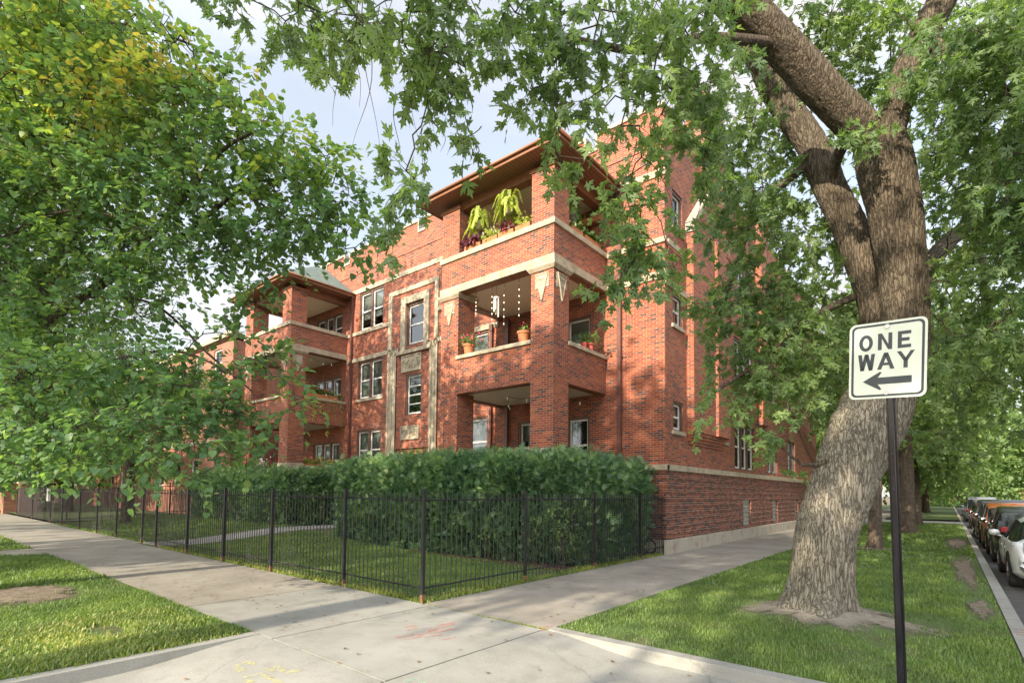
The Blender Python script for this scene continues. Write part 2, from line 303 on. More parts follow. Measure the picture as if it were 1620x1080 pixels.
# roads
struct(MB().box(.78, 9.5, 5.2, 260, -.34, -.12).build('street', M['asphalt']))
struct(MB().box(-260, .778, 44.5, 52.5, -.34, -.124).build('cross_street', M['concrete']))
struct(MB().box(-260, 260, -14, -6.2, -.34, -.12).build('road', M['asphalt']))
# corner pad that dips to the street (grid)
def padz(x, y):
    t = max(0, min(1, max((3.1-y)/1.5, (x+4.05)/1.4))); return -.12*(t*t*(3-2*t))
def pad(name, x0, x1, y0, y1, m, st=.12):
    nx = max(1, int((x1-x0)/st)); ny = max(1, int((y1-y0)/st)); V = []; F = []
    for j in range(ny+1):
        for i in range(nx+1):
            x = x0+(x1-x0)*i/nx; y = y0+(y1-y0)*j/ny; V.append((x, y, padz(x, y)+.002*noise.noise((x*2, y*2, 0))))
    for j in range(ny):
        for i in range(nx): a = j*(nx+1)+i; F.append((a, a+1, a+nx+2, a+nx+1))
    # skirts
    n = len(V); ring = [(x0, y0), (x1, y0), (x1, y1), (x0, y1)]
    V += [(x, y, padz(x, y)) for x, y in ring]+[(x, y, -.34) for x, y in ring]
    for i in range(4): j = (i+1) % 4; F.append((n+i, n+4+i, n+4+j, n+j))
    me = bpy.data.meshes.new(name); me.from_pydata(V, [], F); me.update(); return struct(link(name, me, m))
G = .011
pad('corner_pad', -6.2+G, -4.05-G, 3.1+G, 5.6-G, M['concrete_new'])
pad('ramp', -6.54, -4.05-G, -6.2, 3.1-G, M['concrete_new'])
pad('apron', -4.05+G, .77, -6.2, 5.6, M['concrete_new'])
# sidewalks as slabs
def slabs(name, rects, m):
    b = MB()
    for (x0, x1, y0, y1) in rects: b.box(x0+G, x1-G, y0+G, y1-G, -.3, 0)
    o = b.build(name, m); return struct(o)
slabs('front_sidewalk', [(-8.8, -6.2, 3.1, 5.6)], M['concrete_new'])
slabs('sidewalk', [(-20.3, -8.8, 3.1, 5.58), (-32.4, -20.3, 3.1, 5.75), (-47, -32.4, 3.1, 5.9), (-120, -47, 3.1, 5.9)], M['concrete'])
slabs('side_sidewalk', [(-6.38, -4.0, 5.6, 12.2), (-6.38, -4.0, 12.2, 18.6), (-6.38, -4.0, 18.6, 26), (-6.38, -4.0, 26, 34), (-6.38, -4.0, 34, 44.5), (-6.38, -4.0, 52.5, 120)], M['concrete'])
slabs('curb_path', [(-20.3, -18.5, -4, 3.1)], M['concrete'])
# garden with a gentle rise to the house
def rise(x, y):
    a = max(0, min(1, (-x-11)/9)); b = max(0, min(1, (y-6.5)/4)); return .3*a*a*(3-2*a)*b*b*(3-2*b)
def terrain(name, x0, x1, y0, y1, st, m, zf, base=-.33):
    nx = int((x1-x0)/st)+1; ny = int((y1-y0)/st)+1; V = []; F = []
    for j in range(ny+1):
        for i in range(nx+1):
            x = x0+(x1-x0)*i/nx; y = y0+(y1-y0)*j/ny
            e = i in (0, nx) or j in (0, ny); V.append((x, y, zf(x, y)+(0 if e else .018*noise.noise((x*1.7, y*1.7, 3)))))
    for j in range(ny):
        for i in range(nx): a = j*(nx+1)+i; F.append((a, a+1, a+nx+2, a+nx+1))
    me = bpy.data.meshes.new(name); me.from_pydata(V, [], F); me.update(); return struct(link(name, me, m))
gz = lambda x, y: -.012+rise(x, y)
terrain('lawn', -6.39-28, -6.39, 5.6, 14.9, .35, M['lawnbase'], gz)
terrain('side_yard', -120, -34.39, 5.9, 40, 1.5, M['lawnbase'], lambda x, y: .1)
def mound(x, y):                        # roots lift the soil round the maple
    d = sqrt((x+1.5)**2+(y-8.9)**2); return -.008+.17*math.exp(-(d/1.0)**2)
terrain('parkway', -3.99, .58, 5.76, 44.5, .16, M['lawnbase'], mound)
terrain('far_parkway', -3.99, .58, 52.5, 130, 1, M['lawnbase'], lambda x, y: 0)
terrain('front_parkway', -18.5, -6.66, -4, 3.09, .25, M['lawnbase'], lambda x, y: .0)
terrain('far_front_parkway', -90, -20.3, -4, 3.09, 1, M['lawnbase'], lambda x, y: .0)
terrain('far_side_lawn', 9.7, 60, 4, 130, 3, M['lawnbase'], lambda x, y: 0)
terrain('back_yard', -120, -6.4, 52.5, 130, 4, M['lawnbase'], lambda x, y: 0)
# kerbs
def kerb(name, pts, wd=.15, top=None, m='stone_grey'):
    b = MB(); n = len(pts); P = [Vector((p[0], p[1], 0)) for p in pts]; L_ = []; R_ = []
    for i in range(n):
        d = (P[min(i+1, n-1)]-P[max(i-1, 0)]).normalized(); q = Vector((-d.y, d.x, 0))*wd; L_.append(P[i]); R_.append(P[i]+q)
    for i in range(n-1):
        a, c, d, e = L_[i], L_[i+1], R_[i+1], R_[i]
        b.quad((a.x, a.y, .008), (c.x, c.y, .008), (d.x, d.y, .008), (e.x, e.y, .008))
        b.quad((a.x, a.y, .008), (a.x, a.y, -.33), (c.x, c.y, -.33), (c.x, c.y, .008))
        b.quad((e.x, e.y, .008), (d.x, d.y, .008), (d.x, d.y, -.33), (e.x, e.y, -.33))
    b.quad(*[(q.x, q.y, z) for q, z in ((L_[0], .008), (R_[0], .008), (R_[0], -.33), (L_[0], -.33))])
    return struct(b.build(name, M[m]))
arc = [(-4.02, 5.61)]+[(x, 5.61) for x in np.linspace(-3.6, -.35, 8)]+[(-.35+1.1*sin(t), 6.71-1.1*cos(t)) for t in np.linspace(.15, pi/2, 8)]+[(.75, y) for y in np.linspace(7.5, 44.4, 22)]
kerb('curb', arc, .16, m='concrete_new')
kerb('curb', [(-6.5, -4), (-6.5, 0), (-6.5, 2.4), (-6.5, 3.08)], .16, m='concrete_new')
kerb('curb', [(.75, 52.6), (.75, 130)], .16); kerb('curb', [(9.52, 130), (9.52, 4)], .16)
# path in the garden
pm = MB()
for i in range(12):
    y0 = 5.75+i*.75; y1 = y0+.74; z0 = gz(-19.3, y0)+.03; z1 = gz(-19.3, y1)+.03
    pm.quad((-20.2, y0, z0), (-18.45, y0, z0), (-18.45, y1, z1), (-20.2, y1, z1))
    pm.quad((-20.2, y0, z0), (-20.2, y0, z0-.3), (-18.45, y0, z0-.3), (-18.45, y0, z0))
    pm.quad((-18.45, y0, z0), (-18.45, y0, z0-.3), (-18.45, y1, z1-.3), (-18.45, y1, z1))
struct(pm.build('garden_path', M['concrete_new']))
# bare soil and roots patches
def patch(name, cx, cy, rx, ry, m, h=.02, zf=lambda x, y: 0., seed=0, amp=.35):
    V = []; F = []; nr, na = 12, 48; V.append((cx, cy, zf(cx, cy)+h))
    for i in range(1, nr+1):
        for k in range(na):
            t = 2*pi*k/na; q = 1+amp*noise.noise((cos(t)*1.6+seed, sin(t)*1.6, 1))+amp*.6*noise.noise((cos(t)*5+seed, sin(t)*5, 2))
            r = i/nr; x = cx+rx*r*q*cos(t); y = cy+ry*r*q*sin(t)
            V.append((x, y, zf(x, y)+h*(1-r**3)-.012*(r > .99)+.012*noise.noise((x*9, y*9, 1))*(1-r)))
    for k in range(na): F.append((0, 1+k, 1+(k+1) % na))
    for i in range(nr-1):
        for k in range(na): a = 1+i*na; F.append((a+k, a+na+k, a+na+(k+1) % na, a+(k+1) % na))
    me = bpy.data.meshes.new(name); me.from_pydata(V, [], F); me.update(); at_ = me.attributes.new('edge', 'FLOAT', 'POINT'); at_.data.foreach_set('value', np.array([0]+[i/nr for i in range(1, nr+1) for k in range(na)], np.float32))
    return struct(link(name, me, m, smooth=True))
def soft_edge(m):
    n = m.node_tree.nodes; l = m.node_tree.links; a = nd(m, 'ShaderNodeAttribute', attribute_name='edge'); g = nd(m, 'ShaderNodeTexCoord'); z = nd(m, 'ShaderNodeTexNoise', Scale=9, Detail=6, Roughness=.7); l.new(g.outputs['Object'], z.inputs[0])
    ma = nd(m, 'ShaderNodeMath', operation='MULTIPLY_ADD'); l.new(z.outputs['Fac'], ma.inputs[0]); ma.inputs[1].default_value = .9; l.new(a.outputs['Fac'], ma.inputs[2])
    mr = nd(m, 'ShaderNodeMapRange'); mr.inputs[1].default_value = .95; mr.inputs[2].default_value = 1.25; l.new(ma.outputs[0], mr.inputs[0]); t = n.new('ShaderNodeBsdfTransparent'); x = n.new('ShaderNodeMixShader')
    l.new(mr.outputs[0], x.inputs[0]); l.new(n['Principled BSDF'].outputs[0], x.inputs[1]); l.new(t.outputs[0], x.inputs[2]); l.new(x.outputs[0], n['Material Output'].inputs[0])
M['baresoil'] = noisy('bare_soil', [(.14, .105, .08), (.21, .165, .125), (.27, .22, .175)], 6, .95, .9, .03); soft_edge(M['baresoil'])
M['rootsoil'] = noisy('pale_root_soil', [(.26, .21, .165), (.40, .35, .29), (.48, .43, .36)], 9, .95, 1., .05); soft_edge(M['rootsoil'])
patch('soil_patch', -1.4, 8.7, 1.45, .95, M['rootsoil'], .03, mound, 4, .5)
patch('soil_patch', -11.6, 1.75, 1.5, .8, M['baresoil'], .03, seed=9)
patch('soil_patch', -1.9, 21.3, 1.1, .6, M['baresoil'], .03, seed=5)
for i, (x, y, a, b_) in enumerate([(.28, 17.0, .3, 4.5), (.2, 26.5, .4, 4.0), (.35, 11.2, .18, 1.3)]): patch('soil_patch', x, y, a, b_, M['baresoil'], .012, seed=20+i*3.7, amp=.5)
# ================================================================ THE APARTMENT HOUSE
XS, YF = -6.4, 14.85
AX = -17.94
BAYS = [(-12.93, -8.38), (-27.5, -22.95)]
apt = thing('apartment_building', 'three-storey red brick apartment building with stone bands, corner balconies and notched parapet', 'building', (-17, 20, 0))
def P(mb, name, m, parent=None, **k):
    o = mb.build(name, M[m] if isinstance(m, str) else m, parent or apt, **k); o.matrix_parent_inverse = Matrix.Translation((17, -20, 0)) if (parent or apt) is apt else Matrix.Identity(4); return o
def sub(mb, name, m, parent, **k):
    return mb.build(name, M[m], parent, **k)
F_ = lambda pos: (lambda u, z, d: (u, pos-d, z))     # front plane, d outwards
S_ = lambda pos: (lambda u, z, d: (pos+d, u, z))     # side plane
def wall_sheet(mb, fn, u0, u1, z0, z1, holes, rev=.16, top=None):
    us = sorted({u0, u1, *[h[0] for h in holes], *[h[1] for h in holes]}); zs = sorted({z0, z1, *[h[2] for h in holes], *[h[3] for h in holes]})
    for i in range(len(us)-1):
        for j in range(len(zs)-1):
            uc = (us[i]+us[i+1])/2; zc = (zs[j]+zs[j+1])/2
            if any(h[0] < uc < h[1] and h[2] < zc < h[3] for h in holes): continue
            mb.quad(fn(us[i], zs[j], 0), fn(us[i+1], zs[j], 0), fn(us[i+1], zs[j+1], 0), fn(us[i], zs[j+1], 0))
    for a, b, c, d in holes:
        mb.quad(fn(a, c, 0), fn(a, d, 0), fn(a, d, -rev), fn(a, c, -rev)); mb.quad(fn(b, c, 0), fn(b, c, -rev), fn(b, d, -rev), fn(b, d, 0))
        mb.quad(fn(a, d, 0), fn(b, d, 0), fn(b, d, -rev), fn(a, d, -rev)); mb.quad(fn(a, c, 0), fn(a, c, -rev), fn(b, c, -rev), fn(b, c, 0))
def bx(mb, fn, u0, u1, z0, z1, d0, d1): return mb.prism([(u0, z0), (u1, z0), (u1, z1), (u0, z1)], d1, d0, fn)
def window(fn, u0, u1, z0, z1, n=1, curtain=.0, bars=1, case='brown', sash='white', blind=False, label=None):
    """casing, then n double-hung sashes side by side, glass and what hangs behind it"""
    c = MB(); t = .09; d0, d1 = -.16, -.03
    for a, b, cc, d in ((u0, u0+t, z0, z1), (u1-t, u1, z0, z1), (u0+t, u1-t, z1-t, z1), (u0+t, u1-t, z0, z0+.05)): bx(c, fn, a, b, cc, d, d0, d1)
    ww = (u1-u0-2*t); step = ww/n; g = .15 if n > 1 else 0
    for i in range(1, n): bx(c, fn, u0+t+step*i-g/2, u0+t+step*i+g/2, z0+.05, z1-t, d0, d1)
    o = P(c, 'window', case)
    if label: o['label'] = label
    inv = o.matrix_parent_inverse
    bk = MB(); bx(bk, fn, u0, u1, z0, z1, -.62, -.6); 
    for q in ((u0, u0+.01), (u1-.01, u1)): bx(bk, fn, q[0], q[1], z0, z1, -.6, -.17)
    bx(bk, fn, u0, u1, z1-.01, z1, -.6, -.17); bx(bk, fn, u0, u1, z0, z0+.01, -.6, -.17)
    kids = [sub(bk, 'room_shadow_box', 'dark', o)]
    for i in range(n):
        a = u0+t+step*i+(g/2 if i else 0); b = u0+t+step*(i+1)-(g/2 if i < n-1 else 0); zz0 = z0+.05; zz1 = z1-t; f = .055; mid = (zz0+zz1)/2
        s = MB()
        for (p, q, r, e) in ((a, a+f, zz0, zz1), (b-f, b, zz0, zz1), (a+f, b-f, zz1-f, zz1), (a+f, b-f, zz0, zz0+f+.02), (a+f, b-f, mid-.03, mid+.03)): bx(s, fn, p, q, r, e, -.14, -.09)
        for k in range(1, bars):
            for lo, hi in ((zz0+f, mid), (mid, zz1-f)):
                zc = lo+(hi-lo)*k/bars; bx(s, fn, a+f, b-f, zc-.02, zc+.02, -.13, -.1)
        kids.append(sub(s, 'sash', sash, o))
        p_ = MB(); p_.quad(fn(a+f, zz0+f, -.12), fn(b-f, zz0+f, -.12), fn(b-f, zz1-f, -.12), fn(a+f, zz1-f, -.12)); kids.append(sub(p_, 'pane', 'glass', o))
        if curtain or blind:
            q_ = MB(); zc = zz1-(zz1-zz0)*(curtain if curtain else .97)
            if blind:
                k = int((zz1-zc)/.05)
                for j in range(k): bx(q_, fn, a+f*.5, b-f*.5, zz1-.05*(j+1)+.008, zz1-.05*j, -.2, -.19)
                kids.append(sub(q_, 'blind', 'blind', o))
            else:
                m_ = 22
                for j in range(m_):
                    ua = a+(b-a)*j/m_; ub = a+(b-a)*(j+1)/m_; da = -.2+.018*sin(j*2.1); db = -.2+.018*sin((j+1)*2.1)
                    q_.quad(fn(ua, zc, da), fn(ub, zc, db), fn(ub, zz1, db), fn(ua, zz1, da))
                kids.append(sub(q_, 'curtain', 'curtain', o))
    return o
fF, fS = F_(YF), S_(XS)
# ---- openings
front_w = []
for (a, b) in ((-21.95, -20.05), (-15.55, -13.45)):
    front_w += [(a, b, 9.47, 11.35), (a, b, 6.12, 7.97), (a, b, 2.75, 4.65)]
cent = [(-18.36, -17.18, 8.15, 10.0), (-18.36, -17.28, 5.06, 6.88)]
door_h = (-18.98, -16.77, .3, 3.62)
bayw = []
for x0, x1 in BAYS:
    m_ = (x0+x1)/2
    if x0 > -20: bayw += [(x0+.95, x0+1.75, z, z+1.9) for z in (2.4,)]+[(x1-1.5, x1-.6, z, z+1.85) for z in (2.42,)]+[(x1-1.55, x1-.55, 5.75, 7.62)]+[(x1-1.6, x1-.6, 9.0, 10.7)]
    else: bayw += [(x1-2.9, x1-.45, 2.4, 4.2), (x1-2.9, x1-.45, 5.75, 7.5), (x1-2.9, x1-.45, 9.3, 10.75)]
side_w = [(15.42, 16.2, 9.98, 11.2), (15.42, 16.2, 6.95, 7.95), (15.42, 16.2, 3.68, 4.6), (19.95, 20.5, 3.7, 4.62), (21.4, 24.1, 2.74, 4.62), (26.3, 28.0, 2.74, 4.6), (30.2, 31.9, 2.74, 4.6),
          (21.4, 24.1, 6.2, 8.0), (26.3, 28.0, 6.2, 8.0), (20.1, 20.8, 9.7, 11), (22, 24, 9.6, 11.2), (26.3, 28, 9.6, 11.2), (30.2, 31.9, 6.2, 8.0)]
wb = MB()
wall_sheet(wb, fF, -29.5, XS, 2.62, 13.05, front_w+cent+[(door_h[0], door_h[1], 2.62, door_h[3])]+bayw)
wall_sheet(wb, fF, -29.5, XS, 0, 2.6, [(door_h[0], door_h[1], .3, 2.6)]+[(h[0], h[1], h[2], 2.6) for h in bayw if h[2] < 2.6])
wall_sheet(wb, fS, YF, 38, 2.62, 13.05, side_w)
# far side and back of the block
wb.quad((-29.5, YF, 0), (-29.5, 38, 0), (-29.5, 38, 13.05), (-29.5, YF, 13.05)); wb.quad((-29.5, 38, 0), (XS, 38, 0), (XS, 38, 13.05), (-29.5, 38, 13.05))
# parapet with notches
def parapet(fn, u0, u1, notches, flip=1):
    us = [u0]; 
    for a, b in notches: us += [a, b]
    us.append(u1)
    for i in range(0, len(us), 2): bx(wb, fn, us[i], us[i+1], 13.051, 13.55, -.3, 0)
    cb = MB()
    for i in range(0, len(us), 2):
        bx(cb, fn, us[i]-(.0 if i == 0 else .06), us[i+1]+(.0 if i == len(us)-2 else .06), 13.551, 13.66, -.34, .05)
        for e, sgn in ((us[i], -1), (us[i+1], 1)):
            if e in (u0, u1): continue
            lo, hi = (e-.07, e) if sgn < 0 else (e, e+.07)
            bx(cb, fn, lo, hi, 13.16, 13.55, -.34, .045)
    for a, b in notches: bx(cb, fn, a, b, 13.052, 13.158, -.34, .05)
    return cb
cop = parapet(fF, -29.5, XS, [(-28.4, -27.95), (-25.4, -24.95), (-23.35, -22.85), (-20.4, -19.9), (-17.69, -17.22), (-14.4, -13.9), (-9.2, -8.7)])
P(cop, 'coping', 'stone_grey')
cop = parapet(fS, YF+.31, 38, [(20.6, 21.1), (25, 25.5), (30, 30.5)])
P(cop, 'coping', 'stone_grey')
# brick string course under the parapet
bx(wb, fF, -29.5, XS+.02, 12.35, 12.42, .0, .03)
P(wb, 'wall', 'brick')
P(MB().box(-29.2, XS-.32, YF+.3, 37.9, 12.6, 12.7), 'flat_roof', 'flat_roof')
# ---- rough brick base of the side wall with stone sill course
rb = MB(); hb = [(22.3, 23.35, .5, 1.55), (26.9, 27.8, .5, 1.5), (31.5, 32.3, .5, 1.5)]
wall_sheet(rb, S_(XS+.03), YF-.03, 38, .42, 2.44, hb, .14)
wall_sheet(rb, F_(YF+.0-.03), -8.38, XS+.03, .42, 2.44, [])
k = 0
z = .55
while z < 2.38:
    # projecting courses, broken where the glass blocks are
    spans = [(YF-.045, 38)]
    for h in hb:
        if h[2]-.1 < z < h[3]+.05: spans = [q for s_ in spans for q in (((s_[0], h[0]-.02), (h[1]+.02, s_[1])) if s_[0] < h[0] < s_[1] else (s_,))]
    for a, b in spans: bx(rb, S_(XS+.03), a, b, z, z+.06, 0, .022)
    bx(rb, F_(YF-.03), -8.38, XS+.03, z, z+.06, 0, .022); z += .2031
P(rb, 'base_wall', 'brick_dark')
sc = MB(); bx(sc, S_(XS), YF-.12, 38, 2.445, 2.615, -.05, .1); bx(sc, F_(YF), -8.37, XS+.1, 2.446, 2.614, -.05, .1); P(sc, 'stone_course', 'stone', bevel=.01)
fd = MB(); bx(fd, S_(XS), YF-.1, 38, -.1, .41, -.05, .1); bx(fd, F_(YF), -29.4, XS, -.1, .41, -.05, .1); P(fd, 'foundation', 'stone_grey', bevel=.012)
for h in hb:
    b_ = MB(); n1 = 5; n2 = 6
    for i in range(n1):
        for j in range(n2):
            a = h[0]+(h[1]-h[0])*i/n1; c = h[2]+(h[3]-h[2])*j/n2; bx(b_, S_(XS), a+.008, a+(h[1]-h[0])/n1-.008, c+.008, c+(h[3]-h[2])/n2-.008, -.1, -.04)
    bx(b_, S_(XS), h[0], h[1], h[2], h[3], -.12, -.095); P(b_, 'glass_block_window', 'glassblock', bevel=.006)
# ---- windows
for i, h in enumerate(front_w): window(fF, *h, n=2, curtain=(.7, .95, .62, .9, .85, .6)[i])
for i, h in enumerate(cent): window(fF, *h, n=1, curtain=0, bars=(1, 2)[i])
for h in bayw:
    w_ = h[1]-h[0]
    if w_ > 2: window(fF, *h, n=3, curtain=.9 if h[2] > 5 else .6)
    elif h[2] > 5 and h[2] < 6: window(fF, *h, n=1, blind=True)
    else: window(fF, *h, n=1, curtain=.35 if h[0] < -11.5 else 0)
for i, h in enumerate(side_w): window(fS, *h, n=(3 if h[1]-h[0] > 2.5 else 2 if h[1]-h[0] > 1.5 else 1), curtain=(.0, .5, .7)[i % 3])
# ---- sills and lintels
for a, b in ((-21.95, -20.05), (-15.55, -13.45)):
    for z in (6.0, 2.62+.01): s = MB(); bx(s, fF, a-.12, b+.12, z, z+.115, -.15, .07); P(s, 'window_sill', 'stone', bevel=.008)
for h in side_w:
    s = MB(); bx(s, fS, h[0]-.1, h[1]+.1, h[2]-.12, h[2]-.003, -.15, .06); 
    if h[2] > 2.8: P(s, 'window_sill', 'stone', bevel=.008)
    if h[2] > 9 and h[0] > 19: s = MB(); bx(s, fS, h[0]-.1, h[1]+.1, h[3]+.003, h[3]+.25, -.02, .03); P(s, 'lintel', 'stone')
# ---- stone bands of the front
def band(spans, z0, z1, d=.04, fn=fF, name='stone_band'):
    for a, b in spans: s = MB(); bx(s, fn, a, b, z0, z1, -.02, d); P(s, name, 'stone', bevel=.006)
band([(-22.9, -8.4), (-8.38, XS+.04)], 11.36, 11.58)
band([(-22.9, -19.62), (-16.28, -12.96), (-8.36, XS+.05)], 9.29, 9.46, .06)
band([(-22.9, -19.62), (-16.28, -12.96)], 7.98, 8.19)
band([(-8.36, XS+.045)], 8.2, 8.43)
band([(YF-.035, 16.5)], 8.0, 8.2, .05, fS); band([(YF+.2, 16.5)], 9.29, 9.46, .05, fS)
s = MB()
for i, z in enumerate((9.05, 9.12, 9.19)): bx(s, fS, YF+.2, 16.5, z, z+.066, 0, .015*(i+1)+.004)
P(s, 'corbel', 'brick')
bx(s := MB(), fS, YF-.05, YF+.2, 8.0, 8.45, .0, .055); P(s, 'corner_stone', 'stone')
# ---- stairwell surround
s = MB()
for a, b in ((-19.62, -19.5), (-19.46, -19.25), (-19.21, -19.0), (-16.76, -16.62), (-16.58, -16.42), (-16.39, -16.28)): bx(s, fF, a, b, .4, 8.0, -.02, .07)
bx(s, fF, -19.62, -19.0, .4, 8.0, -.02, .045); bx(s, fF, -16.76, -16.28, .4, 8.0, -.02, .045)
P(s, 'pilaster', 'stone', bevel=.01)
s = MB(); bx(s, fF, -19.62, -19.36, 8.0, 10.78, -.02, .06); bx(s, fF, -16.5, -16.28, 8.0, 10.78, -.02, .06); bx(s, fF, -19.36, -16.5, 10.58, 10.78, -.02, .058)
P(s, 'panel_frame', 'stone', bevel=.01)
s = MB(); bx(s, fF, -18.70, -18.38, 7.95, 10.34, -.02, .09); bx(s, fF, -17.16, -16.84, 7.95, 10.34, -.02, .09); bx(s, fF, -18.38, -17.16, 10.02, 10.34, -.02, .09)
P(s, 'window_surround', 'stone', bevel=.012)
s = MB(); bx(s, fF, -18.9, -16.68, 7.78, 7.94, -.02, .13); P(s, 'window_sill', 'stone', bevel=.01)
def scroll(u, z, r, mb):
    for c in (-1, 1):
        pts = []
        for i in range(26):
            t = i/25*4.2*pi*.5; q = r*(1-.8*i/25); pts.append(fF(u+c*(r*.95)+c*q*cos(t+pi*(c < 0)*0), z+q*sin(t), .1))
        mb.tube(pts, [r*.16*(1-.5*i/25) for i in range(26)], 6)
s = MB(); scroll(-19.2, 7.98, .2, s); scroll(-16.55, 7.98, .2, s); bx(s, fF, -19.55, -18.85, 7.84, 8.08, 0, .08); bx(s, fF, -16.85, -16.3, 7.84, 8.08, 0, .08); P(s, 'scroll_ornament', 'stone')
def plaque(u0, u1, z0, z1, fn=fF, d=.03, kind='scroll'):
    b = MB(); bx(b, fn, u0, u1, z0, z1, -.01, d); f = .05
    for a in ((u0, u1, z0, z0+f), (u0, u1, z1-f, z1), (u0, u0+f, z0+f, z1-f), (u1-f, u1, z0+f, z1-f)): bx(b, fn, *a, d, d+.03)
    uc = (u0+u1)/2; zc = (z0+z1)/2; h = (z1-z0)/2-.08; w2 = (u1-u0)/2-.09
    for s_ in (-1, 1):
        for q in (0, 1):
            pts = []; cx = uc+s_*w2*(.35+.4*q); r = h*.75
            for i in range(20):
                t = i/19*3.2*pi; e = r*(1-.85*i/19); pts.append(fn(cx+s_*e*cos(t), zc+e*sin(t)*(1 if q else -1), d+.01))
            b.tube(pts, .02, 5)
    b.tube([fn(uc, zc-h, d), fn(uc, zc+h, d)], .03, 6); b.lathe(fn(uc, zc, d), [(0, -.07), (.06, -.03), (.06, .03), (0, .07)], 8)
    return P(b, 'carved_plaque', 'stone')
plaque(-18.62, -17.3, 6.98, 7.72); plaque(-18.6, -17.38, 4.0, 4.6)
# ---- entrance
d_ = MB(); bx(d_, fF, door_h[0], door_h[1], .3, 3.3, -.9, -.85); do = P(d_, 'door', 'planks')
s = MB()
for a, b in ((door_h[0], door_h[0]+.16), (door_h[1]-.16, door_h[1])): bx(s, fF, a, b, .3, 3.6, -.84, -.1)
bx(s, fF, door_h[0]+.16, door_h[1]-.16, 3.38, 3.6, -.84, -.12); P(s, 'door_surround', 'wood')
s = MB()
for i in range(7): bx(s, fF, door_h[0]+.24+i*.26, door_h[0]+.28+i*.26, 2.6, 3.378, -.6, -.56)
bx(s, fF, door_h[0]+.16, door_h[1]-.16, 2.52, 2.6, -.61, -.55); P(s, 'transom_grille', 'brown')
# ---- corner wall: small corbel and top
# ---- chimney breast on the side
ch = MB()
ch.box(XS, XS+.24, 16.52, 18.55, 3.75, 10.6).box(XS, XS+.34, 18.55, 19.8, 3.75, 10.6)
for i, z in enumerate((3.35, 3.45, 3.55, 3.65)): ch.box(XS, XS+.05+.05*i, 16.52+.02*(3-i), 19.8-.02*(3-i), z, z+.1)
ch.prism([(16.52, 10.6), (19.8, 10.6), (19.8, 11.9), (17.9, 11.9)], .24, 0, fS)
ch.box(XS-.5, XS+.24, 17.9, 19.8, 11.9, 15.2); ch.box(XS-.54, XS+.28, 17.86, 19.84, 14.8, 14.95); ch.box(XS-.46, XS+.2, 18.0, 19.7, 15.2, 15.9)
cho = P(ch, 'chimney', 'brick')
s = MB(); s.prism([(16.45, 10.52), (16.62, 10.52), (17.98, 11.85), (17.98, 12.02), (17.85, 12.02)], .30, .0, fS); s.box(XS, XS+.28, 16.47, 16.62, 10.2, 10.5); sub(s, 'shoulder_stone', 'stone_grey', cho)
# second stack farther back
s = MB(); s.box(XS-.5, XS+.25, 24.6, 25.8, 4.8, 14.2); s.box(XS-.54, XS+.29, 24.56, 25.84, 13.9, 14.05); P(s, 'chimney', 'brick')
# ---- downspouts
def downspout(x, y, z0, z1, r=.06):
    s = MB(); s.box(x-r, x+r, y-2*r-.02, y-.02, z0, z1)
    for z in np.arange(z0+.8, z1, 2.4): s.box(x-r-.015, x+r+.015, y-2*r-.03, y-.005, z, z+.05)
    s.box(x-r-.03, x+r+.03, y-2*r-.05, y-.002, z1-.25, z1); return P(s, 'downspout', 'pipe')
downspout(-7.86, YF, .4, 11.35); downspout(-22.47, YF, .4, 11.4); downspout(-13.25, YF, 2.5, 8.1, .05); downspout(-12.45, YF-.0, 2.5, 8.1, .06)
# ---- balcony bays
YB = 11.91; PW = .79; TH = .3
def tri_plaque(fn, u, top, name='carved_plaque'):
    b = MB(); w_ = .21
    b.prism([(u-w_-.03, top-.42), (u+w_+.03, top-.42), (u+w_+.03, top), (u-w_-.03, top)], .02, -.005, fn)
    o = P(b, name, 'relief')
    t = MB()
    for a, c in (((u-w_, top-.03), (u, top-.78)), ((u, top-.78), (u+w_, top-.03)), ((u+w_, top-.03), (u-w_, top-.03))):
        t.tube([fn(a[0], a[1], .03), fn(c[0], c[1], .03)], .022, 5)
    t.prism([(u-w_, top-.03), (u, top-.78), (u+w_, top-.03)], .028, .0, fn)
    for i in range(3): t.lathe(fn(u-.07+.07*i, top-.16-.03*(i == 1), .03), [(0, -.035), (.03, 0), (0, .035)], 8)
    t.lathe(fn(u, top-.36, .03), [(0, -.05), (.025, 0), (0, .05)], 8)
    sub(t, 'carved_triangle', 'stone', o); return o
